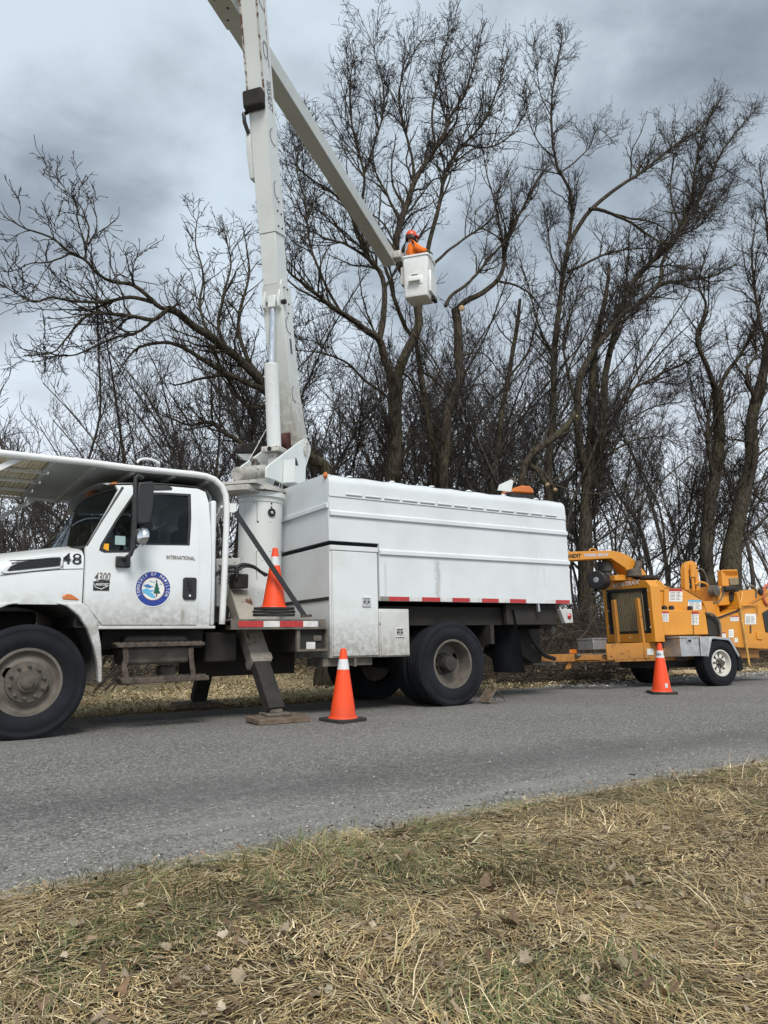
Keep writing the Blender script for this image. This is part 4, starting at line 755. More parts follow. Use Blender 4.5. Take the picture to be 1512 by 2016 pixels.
arc = [(hub[0] + .63 * cos(t), hub[2] + .16 + .58 * sin(t)) for t in np.linspace(-.35, pi + .35, 22)]
b = B(); b.add([(x, y, z) for y in (YH + .06, YM + .2) for x, z in arc], gridfaces(2, 22).tolist()); b.build('wheel_well', plain('wheel_well_liner', (.11, .11, .105), .8, var=.35, scale=4), truck, smooth=True)
b = B(); b.box(-.15, .02, YM - 1.15, YM + 1.15, .5, .85); b.build('front_bumper', M['chrome'], truck, bevel=.03)

# wheels
def tyre(b, c, R, W, rim, ax, groove=.012, n=72):
    h = W / 2; pr = [(rim, h * .78), (rim + .03, h * .95), (rim + (R - rim) * .3, h * 1.03), (rim + (R - rim) * .33, h * 1.055), (rim + (R - rim) * .45, h * 1.06), (rim + (R - rim) * .6, h * 1.045), (rim + (R - rim) * .62, h * 1.02), (R - .05, h * .99), (R - .045, h * 1.01), (R - .035, h * 1.0), (R - .018, h * .93), (R, h * .82)]
    tread = []
    for k in (.62, .22, -.22, -.62): tread += [(R + .003, h * (k + .09)), (R - groove, h * (k + .06)), (R - groove, h * (k - .06)), (R + .003, h * (k - .09))]
    pr = pr + tread + [(r, -z) for r, z in pr[::-1]]; b.lathe(pr, c, ax, n)
def wheel(cx, cy, cz, R, W, side, kind, parent, rimr, paint='tan', tn='tyre', n=72):
    """side -1: outer face towards the camera"""
    ax = np.array([0, side, 0]); c = np.array([cx, cy, cz]); w_ = B(); tyre(w_, c, R, W, rimr, ax, n=n); ty = w_.build('wheel', M['rubber'], parent, smooth=True)
    b = B(); h = W / 2
    if kind == 'front': pr = [(rimr + .022, h * .8), (rimr + .02, h * .93), (rimr - .005, h * .93), (rimr - .012, h * .7), (rimr - .04, h * .5), (rimr - .06, h * .55)]
    else: pr = [(rimr + .022, h * .8), (rimr + .02, h * .93), (rimr - .005, h * .93), (rimr - .012, h * .7), (rimr - .03, h * .2), (rimr - .035, -h * .4)]
    b.lathe(pr, c, ax, 64); rm = b.build('rim', M[paint], ty, smooth=True)
    # disc with hand holes
    r_in, r_out = .09, pr[-1][0]; nr, nt = 14, 120; b = B(); V = []; keep = {}; F = []
    nh = 2 if kind == 'front' else 2; hr = (r_in + r_out) / 2 + .028
    for i in range(nr):
        r = r_in + (r_out - r_in) * i / (nr - 1)
        for k in range(nt):
            t = 2 * pi * k / nt
            if kind == 'front': d = h * .55 + .05 * (1 - ((r - r_in) / (r_out - r_in)) ** 2)
            else: d = -h * .4 - .0 * r
            V.append((cx + r * cos(t), cy + side * d, cz + r * sin(t)))
    for i in range(nr - 1):
        for k in range(nt):
            r = r_in + (r_out - r_in) * (i + .5) / (nr - 1); t = 2 * pi * (k + .5) / nt; ok = True
            for q_ in range(nh):
                a = 2 * pi * q_ / nh + (-.5 if kind == 'front' else .45); da = (t - a + pi) % (2 * pi) - pi
                if (da * hr / .05) ** 2 + ((r - hr) / .032) ** 2 < 1: ok = False
            if ok: F.append((i * nt + k, i * nt + (k + 1) % nt, (i + 1) * nt + (k + 1) % nt, (i + 1) * nt + k))
    b.add(V, F); b.build('wheel_disc', M[paint], ty, smooth=True)
    b = B(); d = h * .55 + .05 if kind == 'front' else -h * .4
    if kind == 'front': b.lathe([(.185, d - .03), (.18, d + .008), (.11, d + .012), (.1, d + .02), (.085, d + .02), (.085, d + .05), (.06, d + .052), (.058, d + .075), (.045, d + .085), (.001, d + .088)], c, ax, 32)
    else: b.lathe([(.14, d), (.135, d + .02), (.105, d + .02), (.1, d + .14), (.085, d + .16), (.001, d + .165)], c, ax, 28)
    b.build('hub', M['tandark' if kind == 'front' else 'darkhub'], ty, smooth=True)
    for k in range(10):
        a = 2 * pi * (k + .35) / 10; rb_ = .145 if kind == 'front' else .125; q_ = c + np.array([rb_ * cos(a), side * (d + (.008 if kind == 'front' else .0)), rb_ * sin(a)]); b = B(); b.lathe([(.017, 0), (.017, .022), (.011, .024), (.011, .036), (.001, .036)], q_, ax, 6); b.build('wheel_nut', M['tandark' if kind == 'front' else 'darkhub'], ty)
    b = B(); b.lathe([(.2, -h * .5), (.2, -h * .9), (.001, -h * .9)], c, ax, 28); b.build('brake_drum', M['frame'], ty, smooth=True)
    return ty
Rf = .515
wheel(hub[0], YC + .10, Rf - .012, Rf, .28, -1, 'front', truck, .285); wheel(hub[0], far(YC) - .1, Rf - .012, Rf, .28, 1, 'front', truck, .285, n=40)
rh = TY(893, 1308, YB + .06); RX_ = rh[0]
wheel(RX_, YB + .20, .515, .527, .285, -1, 'rear', truck, .285); 
for yy, sd_ in ((YB + .53, -1), (far(YB) - .53, 1), (far(YB) - .2, 1)):
    b = B(); tyre(b, (RX_, yy, .515), .527, .285, .285, (0, -1, 0), n=56); ty = b.build('wheel', M['rubber'], truck, smooth=True)
    b = B(); b.lathe([(.30, .12), (.27, .1), (.26, -.05), (.1, -.05), (.001, -.04)], (RX_, yy, .515), (0, sd_, 0), 40); b.build('rim', M['tandark'], ty, smooth=True)
b = B(); b.tube([(RX_, YB + .4, .515), (RX_, far(YB) - .4, .515)], .07, 12); b.lathe([(.001, -.2), (.14, -.15), (.19, 0), (.14, .15), (.001, .2)], (RX_, YM, .515), (1, 0, 0), 20); b.build('rear_axle', M['frame'], truck, smooth=True)
b = B(); b.tube([(hub[0], YC + .3, .5), (hub[0], far(YC) - .3, .5)], .05, 10); b.build('front_axle', M['frame'], truck, smooth=True)
# chassis
for y in (YM - .43, YM + .36):
    b = B(); b.box(-.05, 8.25, y, y + .07, .72, .98); b.build('frame_rail', M['frame'], truck)
b = B(); b.box(.45, 1.25, YM - .36, YM + .36, .55, 1.18); b.build('engine_block', M['frame'], truck, bevel=.04)
b = B(); b.box(2.95, 4.2, YM - .3, YM + .3, .45, .93); b.build('subframe', M['frame'], truck); b = B(); b.box(2.86, 3.22, YC + .3, YM - .45, .62, .94); b.build('battery_box', M['frame'], truck, bevel=.02)
b = B(); b.box(4.86, 7.95, YB + .22, far(YB) - .22, 1.0, 1.235); b.build('box_subframe', M['frame'], truck)
for xa in (5.28, 6.7): b = B(); b.box(xa, xa + .06, YB + .15, YB + .65, .75, 1.0 - .002); b.build('mud_guard', M['frame'], truck)
# steps and tank below the cab
b = B(); b.box(1.78, 2.82, YC + .28, YC + .75, .78, .975); b.build('rocker_box', M['frame'], truck)
b = B(); sl = zc([(560, 1213), (1380, 1210), (1378, 1228), (570, 1232)], YC + .01); b.slab(sl, (0, .05, 0)); b.build('sill', M['old'], truck, bevel=.006)
def step(pts, depth):
    q_ = zc(pts, YC - .02); b = B(); b.slab(q_, (0, depth, 0)); s_ = b.build('step', M['rusty'], truck, bevel=.008); p0, p1 = q_[0], q_[1]
    b = B()
    for k in range(14):
        x = p0[0] + .04 + (p1[0] - p0[0] - .08) * k / 13
        for j in range(3): b.box(x - .016, x + .016, p0[1] + .03 + j * .07, p0[1] + .06 + j * .07, p0[2] - .004, p0[2] + .012)
    b.build('tread_teeth', M['rusty'], s_)
step([(736, 1322), (1312, 1312), (1316, 1336), (755, 1352)], .24); step([(770, 1548), (1338, 1526), (1342, 1558), (785, 1588)], .22)
tk = zc([(790, 1345), (1215, 1340), (1210, 1445), (800, 1462)], YC + .12); b = B(); b.slab(tk, (0, .45, 0)); b.build('fuel_tank', M['greysteel'], truck, bevel=.03)
tk = zc([(800, 1282), (820, 1270), (1180, 1272), (1205, 1285), (1205, 1312), (795, 1318)], YC + .1); b = B(); b.slab(tk, (0, .4, 0)); b.build('tank_top', M['frame'], truck, bevel=.03)
for px in ([(800, 1350), (808, 1420), (795, 1470), (812, 1560)], [(1222, 1350), (1225, 1430), (1240, 1540)]):
    b = B(); q_ = zc(px, YC + .01)
    for a, c_ in zip(q_[:-1], q_[1:]): b.beam(a, c_, .012, .05, (0, 1, 0))
    b.build('step_bracket', M['rusty'], truck)
tk = zc([(1030, 1465), (1130, 1462), (1130, 1540), (1030, 1545)], YC + .35); b = B(); b.slab(tk, (0, .2, 0)); b.build('air_tank', M['greysteel'], truck, bevel=.03)
# deck behind the cab
d0, d1 = TY(455, 1219, YB), TY(641, 1219, YB); zt, zb = d0[2], TY(641, 1236, YB)[2]
b = B(); b.box(d0[0], d1[0], YB, far(YB), zt - .012, zt); b.box(d0[0], d1[0], YB, YB + .012, zb, zt - .012); b.box(d0[0], d1[0], YB - .03, YB + .03, zb - .012, zb); b.build('deck', M['greysteel'], truck)
xs_ = [TY(*z2(x, 1255), YB)[0] for x in (226, 386, 490, 640, 735)]
for k in range(4):
    b = B(); b.box(xs_[k], xs_[k + 1] - .001, YB - .004, YB - .001, zb + .012, zt - .02); b.build('reflector', M['red' if k % 2 == 0 else 'wtape'], truck)
a0, a1 = TY(*z2(592, 1285), YB + .03), TY(*z2(792, 1435), YB + .03)
b = B(); b.box(a0[0], a1[0], YB + .04, YB + .5, a1[2], zb - .013); bx_ = b.build('deck_box', M['frame'], truck)
b = B(); b.box(a0[0], a0[0] + .04, YB + .0, YB + .039, a1[2], zb - .013); b.box(a1[0] - .03, a1[0], YB + .0, YB + .039, a1[2], zb - .013); b.box(a0[0] + .04, a1[0] - .03, YB, YB + .039, a1[2], a1[2] + .025); b.build('box_flange', M['greysteel'], bx_)
p = TY(*z2(688, 1402), YB + .035); b = B(); b.box(p[0] - .055, p[0] + .055, YB + .03, YB + .036, p[2] - .04, p[2] + .04); b.build('box_label', M['wtape'], bx_); p = TY(*z2(730, 1355), YB + .035); b = B(); b.box(p[0] - .05, p[0] + .05, YB + .02, YB + .036, p[2] - .03, p[2] + .03); b.build('box_latch', M['greysteel'], bx_, bevel=.005)

# cab guard
GY = 7.70
gp = [TY(x, y, GY) for x, y in ((104, 903), (187, 912), (264, 922), (344, 930), (398, 936), (422, 944), (437, 958), (445, 980), (446, 1020), (444, 1080), (441, 1150), (437, 1229))]; sl_ = (gp[1] - gp[0]) / (gp[1] - gp[0])[0]
gp = [gp[0] + sl_ * (-1.6), gp[0] + sl_ * (-.8)] + gp
guard = None
for y in (GY, far(GY)):
    b = B(); b.tube([(p[0], y, p[2]) for p in catmull(gp, 46)], .034, 12); o = b.build('cab_guard_tube', M['tube'], truck, smooth=True); guard = guard or o
x_m = TY(104, 903, GY)[0] + .05
def gz_(x): return np.interp(x, [p[0] for p in gp[:9]], [p[2] for p in gp[:9]])
prof = [(x, gz_(x) - .0) for x in np.linspace(x_m, gp[6][0], 12)] + [(p[0] - .015, p[2]) for p in gp[7:10]] + [(gp[9][0] - .03, gp[9][2] - .12)]
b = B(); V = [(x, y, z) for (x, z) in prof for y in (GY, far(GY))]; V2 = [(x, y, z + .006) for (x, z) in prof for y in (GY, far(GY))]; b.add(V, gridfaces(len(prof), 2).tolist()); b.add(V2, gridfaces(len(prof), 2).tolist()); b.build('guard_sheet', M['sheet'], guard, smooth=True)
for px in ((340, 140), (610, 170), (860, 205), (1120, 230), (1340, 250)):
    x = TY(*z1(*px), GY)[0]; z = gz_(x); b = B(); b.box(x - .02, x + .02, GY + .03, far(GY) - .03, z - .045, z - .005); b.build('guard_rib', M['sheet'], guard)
mesh_m, q, bb = newmat('expanded_metal'); Pp = q.n('NewGeometry').outputs['Position']; wv = q.n('TexWave', {'Vector': Pp, 'Scale': 9.0, 'Distortion': 1.5, 'Detail': 2}, bands_direction='X').outputs[0]
q.link(q.mix(q.ramp(q.noise(Pp, 3, 5, .6), .3, .7), (.5, .42, .27), (.72, .66, .5)), bb.inputs['Base Color']); bb.inputs['Roughness'].default_value = .8; q.link(q.n('Bump', {'Strength': .8, 'Distance': .02, 'Height': wv}).outputs[0], bb.inputs['Normal'])
xe = gp[0][0]; npan = 4
for k in range(npan):
    y0 = GY + .04 + (far(GY) - GY - .08) * k / npan; y1 = GY + .04 + (far(GY) - GY - .08) * (k + 1) / npan; b = B(); nx = 70; V = []
    for i in range(nx):
        x = xe + (x_m - .02 - xe) * i / (nx - 1); V += [(x, y0 + .01, gz_(x) - .012 + .009 * (i % 2)), (x, y1 - .004, gz_(x) - .012 + .009 * (i % 2))]
    b.add(V, gridfaces(nx, 2).tolist()); b.build('mesh_panel', mesh_m, guard)
    b = B(); V = [(x, y1 - .02, gz_(x) - .032) for x in (xe, x_m)]; b.beam(V[0], V[1], .03, .028, (0, 1, 0)); b.build('guard_bar', M['tube'], guard)
b = B(); a0, a1 = TY(*z1(185, 112), GY + .05), TY(*z1(-40, 215), GY + .05); b.beam(a0, a0 + (a1 - a0) * 2.2, .012, .05, (0, 1, 0)); b.build('guard_brace', M['tube'], guard)
b = B(); a0 = (1.35, far(GY) - .02, gz_(1.35) - .03); b.beam(a0, (.6, far(GY) - .02, gz_(.6) - .55), .012, .05, (0, 1, 0)); b.build('guard_brace', M['tube'], guard)
# guard rear brackets
b = B(); a0 = TY(*z1(1478, 458), GY + .02); b.box(gp[9][0] + .03, gp[9][0] + .12, GY - .01, GY + .02, a0[2] - .05, a0[2] + .05); b.build('guard_lug', M['tube'], guard)
for yy in (GY + .35, GY + .55): b = B(); b.beam((gp[9][0] - .02, yy, 1.0), (gp[9][0] - .02, yy, 2.35), .05, .05); b.build('guard_post', M['old'], guard)
b = B(); b.beam((gp[9][0] - .02, GY + .03, 2.3), (gp[9][0] - .02, GY + .55, 2.0), .03, .05); b.beam((gp[9][0] + .01, GY + .04, 1.95), (gp[9][0] + .01, GY + .6, 1.95), .04, .05); b.build('guard_strut', M['tube'], guard)
b = B(); hp = [TY(*z1(x, y), YC + .4) for x, y in ((880, 165), (890, 150), (930, 140), (985, 150), (1020, 170))]; b.tube(catmull(hp, 12), .014, 8); b.build('guard_handle', M['tube'], guard, smooth=True)

# chip box
X0 = 4.185; X1b, X1t = TY(1126, 1193, YB)[0], TY(1110, 984, YB)[0]; ZB = TY(766, 1183, YB)[2]; ZT = TY(652, 930, YB)[2]; XN = TY(747, 1130, YB)[0]; ZN = TY(652, 1064, YB)[2]; zh = TY(652, 972.5, YB)[2]
XE = lambda z: X1b + (X1t - X1b) * (z - ZB) / (ZT - ZB)
b = B(); b.slab([(X0, YB, ZN), (X0, YB, zh), (XE(zh), YB, zh), (XE(ZB), YB, ZB), (XN, YB, ZB), (XN, YB, ZN)], (0, .04, 0)); box = b.build('chip_box_side', M['box'], truck)
b = B(); b.slab([(X0, far(YB), ZN), (X0, far(YB), ZT), (XE(ZT), far(YB), ZT), (XE(ZB), far(YB), ZB), (XN, far(YB), ZB), (XN, far(YB), ZN)], (0, -.04, 0)); b.build('chip_box_side', M['box'], truck)
# rolled top
prf = [(YB - .006, zh - .012), (YB - .006, ZT - .13)] + [(YB - .006 + .12 * (1 - cos(t)), ZT - .13 + .12 * sin(t)) for t in np.linspace(.15, pi / 2, 8)] + [(YB + .5, ZT + .01), (YM, ZT + .02), (far(YB) - .14, ZT)]
nx = 30; V = []
for i in range(nx):
    for (y, z) in prf:
        x0_, x1_ = X0 - .004, XE(z); x = x0_ + (x1_ - x0_) * i / (nx - 1); V.append((x, y, z + .006 * sin(i * 1.9) * (z > ZT - .05)))
b = B(); b.add(V, gridfaces(nx, len(prf)).tolist()); b.add([(X0 - .004, y, z) for y, z in prf] + [(X0 - .004, far(YB) - .14, zh - .012)], [tuple(range(len(prf) + 1))]); e = len(prf); b.add([(XE(z), y, z) for y, z in prf] + [(XE(zh), far(YB) - .14, zh)], [tuple(range(e + 1))]); top = b.build('chip_box_top', M['box'], truck, smooth=True)
def rib(z, x0, x1, name='side_rib'):
    b = B(); pr = [(YB, z + .035), (YB - .028, z + .012), (YB - .028, z - .03), (YB, z - .042)]; b.prism([(x0, y, zz) for y, zz in pr], [(x1, y, zz) for y, zz in pr]); b.build(name, M['box'], box)
zr1 = TY(652, 1009, YB)[2]; zr2 = TY(746, 1086, YB)[2]; rib(zr1, X0, XE(zr1)); rib(zr2, XN, XE(zr2))
b = B(); b.box(X0 + .0, XE(zh), YB - .012, YB - .007, zh - .024, zh - .012); hg = b.build('lid_edge', M['box'], top)
ha, hb_ = TY(680, 968, YB)[0], TY(1098, 1010, YB)[0]; n = 13
for k in range(n):
    x = ha + (hb_ - ha) * k / n; b = B(); b.tube([(x, YB - .016, zh + .012), (x + (hb_ - ha) / n * .82, YB - .016, zh + .012)], .011, 6); b.build('hinge', M['box'], top)
for k in range(6): x = X0 + .35 + k * .62; b = B(); b.lathe([(.001, .03), (.03, .022), (.05, 0)], (x, YB + .12, ZT - .01), (0, 0, 1), 10); b.build('lid_bump', M['box'], top, smooth=True)
# front wall with its dropped middle and rib
fw = [TX(650, 1066, X0)[1:], TX(650, 930, X0)[1:], TX(632, 935, X0)[1:], TX(619, 945, X0)[1:], TX(606, 972, X0)[1:], TX(598, 977, X0)[1:], TX(566, 992, X0)[1:]]; zlow = fw[-1][1]
poly = [(YB + .002, ZN)] + [tuple(k) for k in fw[2:]] + [(far(k[0]), k[1]) for k in fw[2:][::-1]] + [(far(YB) - .002, ZN)]; poly[1:1] = [(YB + .02, ZT - .02)]; poly.insert(-1, (far(YB) - .02, ZT - .02))
b = B(); b.slab([(X0 - .006, y, z) for y, z in poly], (.04, 0, 0)); fwall = b.build('chip_box_front', M['box'], truck)
ra, rb = TX(650, 992, X0), TX(566, 1026, X0); b = B(); pr = [(0, .03), (-.03, .01), (-.03, -.035), (0, -.045)]; b.prism([(X0 - .006 + dx, YB + .0, ra[2] + dz) for dx, dz in pr], [(X0 - .006 + dx, far(YB), ra[2] + dz) for dx, dz in pr]); b.build('front_rib', M['box'], fwall)
b = B(); b.slab([(XE(ZB) - .05, YB + .041, ZB), (XE(ZT) - .05, YB + .041, ZT - .14), (XE(ZT) - .05, far(YB) - .15, ZT - .14), (XE(ZB) - .05, far(YB) - .15, ZB)], (.04, 0, 0)); b.build('tailgate', M['box'], truck)
b = B(); b.box(X0, XE(ZB) - .06, YB + .041, far(YB) - .041, ZB + .002, ZB + .04); b.build('box_floor', M['frame'], truck)
p = TY(643, 935, YB - .02); b = B(); b.lathe([(.001, .03), (.025, .026), (.042, .005), (.045, 0)], TX(641, 936, X0 - .008), (-1, 0, 0), 18); b.build('marker_light', M['amber'], fwall, smooth=True)
# reflective tape along the bottom edge
tx = [(748, 766), (766, 806), (806, 831), (831, 867), (867, 891), (891, 925), (925, 949), (949, 982), (982, 1004), (1004, 1036), (1075, 1094), (1094, 1122)]; tcol = ['greytape', 'red', 'wtape', 'red', 'wtape', 'red', 'wtape', 'red', 'wtape', 'red', 'wtape', 'red']
for (a, c_), m in zip(tx, tcol):
    xa, xb = [TY(k, 1189, YB)[0] for k in (a, c_)]; b = B(); b.box(max(xa, XN + .004), xb - .002, YB - .004, YB - .001, ZB + .002, ZB + .052); b.build('reflector', M[m], box)
# cabinets in front of the wheels
cz0, cz1 = TY(657, 1296, YB)[2], TY(652, 1072, YB)[2]; cx0, cx1 = X0 + .012, XN - .012; sx1 = TY(807, 1240, YB)[0]; sz1 = TY(806, 1199, YB)[2]; sz0 = TY(806, 1292, YB)[2]
b = B(); b.box(cx0, cx1, YB + .02, far(YB) - .02, cz0, cz1); cab_ = b.build('cabinet', M['cabinet'], truck, bevel=.012)
b = B(); b.box(cx0 + .035, cx1 - .012, YB + .004, YB + .019, cz0 + .02, cz1 - .07); cdoor = b.build('cabinet_door', M['cabinet'], cab_, bevel=.005)
b = B(); b.tube([(cx0 + .022, YB + .008, cz0 + .03), (cx0 + .022, YB + .008, cz1 - .07)], .009, 6); b.build('door_hinge', M['cabinet'], cab_)
b = B(); b.box(cx0, cx1 + .002, YB + .0, YB + .021, cz1 - .06, cz1 - .002); b.build('cabinet_header', M['cabinet'], cab_, bevel=.004)
def latch(parent, px):
    p = TY(*px, YB); b = B(); w2, h2, y = .06, .055, YB - .001
    for (xa, xb, za, zb_) in ((-w2, w2, h2 - .012, h2), (-w2, w2, -h2, -h2 + .012), (-w2, -w2 + .012, -h2 + .012, h2 - .012), (w2 - .012, w2, -h2 + .012, h2 - .012)): b.box(p[0] + xa, p[0] + xb, y - .012, y + .004, p[2] + za, p[2] + zb_)
    l_ = b.build('latch', M['wtape'], parent, bevel=.004); b = B(); b.box(p[0] - w2 + .013, p[0] + w2 - .013, y + .0, y + .004, p[2] - h2 + .013, p[2] + h2 - .013); b.build('latch_plate', M['alu'], l_)
    b = B(); b.beam((p[0] - .005, y - .006, p[2] + .03), (p[0] + .01, y - .006, p[2] - .03), .012, .014); b.build('latch_handle', M['alu'], l_)
    for dx in (-.03, .03): b = B(); b.lathe([(.001, .008), (.011, .006), (.012, 0)], (p[0] + dx, y - .001, p[2]), (0, -1, 0), 10); b.build('latch_screw', M['ink'], l_)
latch(cdoor, z2(1045, 1122))
b = B(); b.box(XN - .01, sx1, YB + .012, YB + .6, sz0, sz1); sc = b.build('small_cabinet', M['old'], truck, bevel=.01)
b = B(); b.box(XN + .008, sx1 - .012, YB - .001, YB + .011, sz0 + .015, sz1 - .03); sdoor = b.build('small_cabinet_door', M['old'], sc, bevel=.005); latch(sdoor, z2(1258, 1318))
b = B(); b.box(cx0 - .05, cx1 - .05, YB + .1, YB + .5, cz0 - .09, cz0 - .002); b.build('cabinet_bracket', M['greysteel'], truck); b = B(); p = TY(*z2(985, 1495), YB); b.beam((p[0], YB + .05, cz0 - .0), (p[0], YB + .05, cz0 - .1), .03, .03); b.build('cabinet_hook', M['greysteel'], truck)
# mud flap, tail, hitch
fl = TY(1030, 1325, YB + .06); b = B(); V = []
for i in range(9):
    z = 1.2 - i * (1.2 - fl[2]) / 8
    for k in range(7): v = k / 6; V.append((fl[0] - .12 + .02 * i * .8 + .02 * sin(v * 5 + i * .2), YB + .06 + .6 * v, z))
b.add(V, gridfaces(9, 7).tolist()); b.add([(x + .012, y, z) for x, y, z in V], gridfaces(9, 7).tolist()); b.build('mud_flap', M['rubber'], truck, smooth=True)
t0_, t1_ = TY(1103, 1200, YB), TY(1128, 1226, YB); b = B(); b.slab([TY(1103, 1199, YB), TY(1126, 1199, YB), TY(1129, 1226, YB), TY(1113, 1227, YB)], (0, .07, 0)); tail = b.build('tail_bracket', M['old'], truck, bevel=.006)
p = TY(1121, 1213, YB - .005); b = B(); b.lathe([(.001, .025), (.03, .02), (.043, .0)], p, (0.3, -1, 0), 18); b.build('tail_lamp', M['redlens'], tail, smooth=True)
b = B(); b.box(6.95, t0_[0] + .02, YB + .1, YB + .16, TY(1110, 1229, YB + .1)[2], ZB - .01); b.build('rear_skirt', M['frame'], truck)
b = B(); b.box(X1b - .35, X1b - .02, YB + .3, far(YB) - .3, .95, 1.15); b.build('rear_bumper', M['frame'], truck)
p = TY(1083, 1240, YB + .35); b = B(); b.lathe([(.001, -.085), (.05, -.07), (.085, 0), (.05, .07), (.001, .085)], p, (0, 1, .2), 18); b.build('work_lamp', M['greysteel'], truck, smooth=True)
p = TY(1062, 1195, YB); b = B(); b.beam((p[0], YB + .03, ZB - .005), (p[0] + .01, YB + .03, ZB - .11), .035, .03); b.build('rope_hook', M['alu'], truck)
b = B(); Hp = lambda x, y: TY(x, y, YM - .42); b.slab([Hp(1028, 1255), Hp(1066, 1290), Hp(1066, 1304), Hp(1052, 1306), Hp(1020, 1285)], (0, .8, 0)); b.build('hitch_plate', M['frame'], truck); b = B(); b.slab([Hp(1050, 1302), Hp(1092, 1302), Hp(1094, 1309), Hp(1050, 1310)], (0, .8, 0)); b.build('hitch_shelf', M['greysteel'], truck)
b = B(); hp = [TY(*k, YM - .5) for k in ((1036, 1235), (1045, 1255), (1058, 1275), (1072, 1290), (1092, 1297))]; P = catmull(hp, 40); b.tube(P, [.03 + .004 * (i % 2) for i in range(40)], 8); b.build('trailer_cable', M['frame'], truck, smooth=True)
# black strap and hoses beside the pedestal
b = B(); a0, a1 = TY(*z2(205, 545), YB + .12), TY(*z2(652, 1215), YB + .03); b.beam(a0, a1, .012, .055, (0, 1, 0)); b.build('tie_strap', M['black'], truck)
b = B(); b.beam(a1 + np.array([-.05, 0, .0]), a1 + np.array([.08, 0, .01]), .03, .03); b.build('strap_hook', M['rusty'], truck)
for pts, r in (([(215, 960), (215, 905), (255, 882), (320, 895), (370, 930), (410, 950)], .02), ([(210, 970), (225, 920), (270, 895), (330, 905), (400, 955)], .016), ([(70, 945), (130, 915), (190, 900), (230, 915)], .016), ([(70, 960), (120, 930), (200, 930), (215, 960)], .013), ([(75, 780), (120, 765), (165, 740)], .02)):
    b = B(); b.tube(catmull([TY(*z2(*k), YM - .55) for k in pts], 20), r, 8); b.build('hydraulic_hose', M['black'], truck, smooth=True)
b = B(); b.slab([TY(*z2(*k), YM - .25) for k in ((85, 845), (238, 840), (238, 1150), (85, 1150))], (0, .25, 0)); gb = b.build('gear_box', M['old'], truck, bevel=.008)
b = B()
for i in range(8):
    for k in range(9): p = TY(*z2(100 + i * 16 + (k % 2) * 8, 885 + k * 14), YM - .255); b.beam(p, p + np.array([.025, 0, -.02]), .004, .012)
b.build('vent_slots', M['ink'], gb)
# outriggers (stand on the ground)
pad_n, pad_f = np.array([3.46, 7.36, 0.0]), np.array([3.46, 9.86, -.09])
def outrigger(foot, top, mid_t):
    foot, top = np.array(foot, float), np.array(top, float); mid = foot + (top - foot) * mid_t; d = (top - foot) / np.linalg.norm(top - foot)
    b = B(); b.beam(mid, top, .23, .17, (1, 0, 0)); leg = b.build('outrigger', M['legpaint'], truck, bevel=.012, inv=Winv)
    b = B(); b.beam(mid + d * .02, mid - d * .02 + d * .13, .25, .19, (1, 0, 0)); b.build('outrigger_collar', M['legpaint'], leg, bevel=.008)
    b = B(); b.beam(foot, mid + d * .1, .185, .13, (1, 0, 0)); b.build('outrigger_leg', M['frame'], leg, bevel=.008)
    b = B(); b.box(foot[0] - .14, foot[0] + .14, foot[1] - .11, foot[1] + .11, foot[2] - .04, foot[2] - .012); b.box(foot[0] - .07, foot[0] + .07, foot[1] - .03, foot[1] + .03, foot[2] - .012, foot[2] + .04); b.build('outrigger_foot', M['greysteel'], leg, bevel=.006)
outrigger(pad_n + [0, .06, .105], (3.44, 8.52, 1.36), .36); outrigger(pad_f + [0, -.06, .105], (3.44, 9.04, 1.3), .45)
b = B(); p = PX(*z2(215, 1010), 3.40); b.box(p[0] - .08, p[0] + .10, p[1] - .12, p[1] + .05, p[2] - .05, p[2] + .12); b.build('valve_block', M['frame'], truck, bevel=.015, inv=Winv)
for i, c_ in enumerate((pad_n, pad_f)):
    r = empty('outrigger_pad', tuple(c_)); zb = c_[2] + (.004 if i == 0 else .012)
    for k in range(2): b = B(); b.box(c_[0] - .29 + .01 * k, c_[0] + .28 + .02 * k, c_[1] - .2 + .2 * k, c_[1] - .004 + .2 * k, zb, zb + .058 + .003 * k); b.build('plank', M['wood'], r, bevel=.008)
    tag(r, ['worn timber pad under the outrigger foot beside the orange cone', 'dark timber pad under the far outrigger foot on the grass edge'][i], 'pad', 'timber pads under the outriggers')
# pedestal
b = B(); b.lathe([(.32, .93), (.32, .97), (.272, .98), (.272, 2.50), (.282, 2.51), (.282, 2.56), (.31, 2.57), (.31, 2.63), (.001, 2.63)], (3.83, 8.77, 0), (0, 0, 1), 56); ped = b.build('pedestal', M['ped'], truck, smooth=True, inv=Winv)
PD = np.array([3.83, 8.77, 0.0])
def on_ped(px, k=.0):
    """point of the drum's skin seen at a photo pixel"""
    d = ray(*px); A_ = d[0] ** 2 + d[1] ** 2; o = C_ - PD; Bq = 2 * (o[0] * d[0] + o[1] * d[1]); Cq = o[0] ** 2 + o[1] ** 2 - (.273 + k) ** 2; t = (-Bq - sqrt(max(0.0, Bq * Bq - 4 * A_ * Cq))) / (2 * A_); return C_ + d * t
p = on_ped(z2(437, 550)); nrm = p - PD; nrm[2] = 0; nrm /= np.linalg.norm(nrm)
b = B(); b.lathe([(.052, 0), (.052, .014), (.042, .016), (.034, .004), (.001, .002)], p, nrm, 24); port = b.build('sight_port', M['ink'], ped, smooth=True); b = B(); b.lathe([(.022, .004), (.02, .02), (.001, .022)], p + [0, 0, .0], nrm, 14); b.build('port_bolt', M['alu'], port, smooth=True)
b = B()
for ln in ([(345, 440), (345, 520), (345, 608)], [(345, 608), (430, 612), (505, 620)], [(340, 800), (340, 900), (345, 980)], [(340, 800), (430, 798), (520, 800)], [(345, 440), (430, 437), (515, 440)]): b.tube([on_ped(z2(*k), .001) for k in ln], .0035, 4)
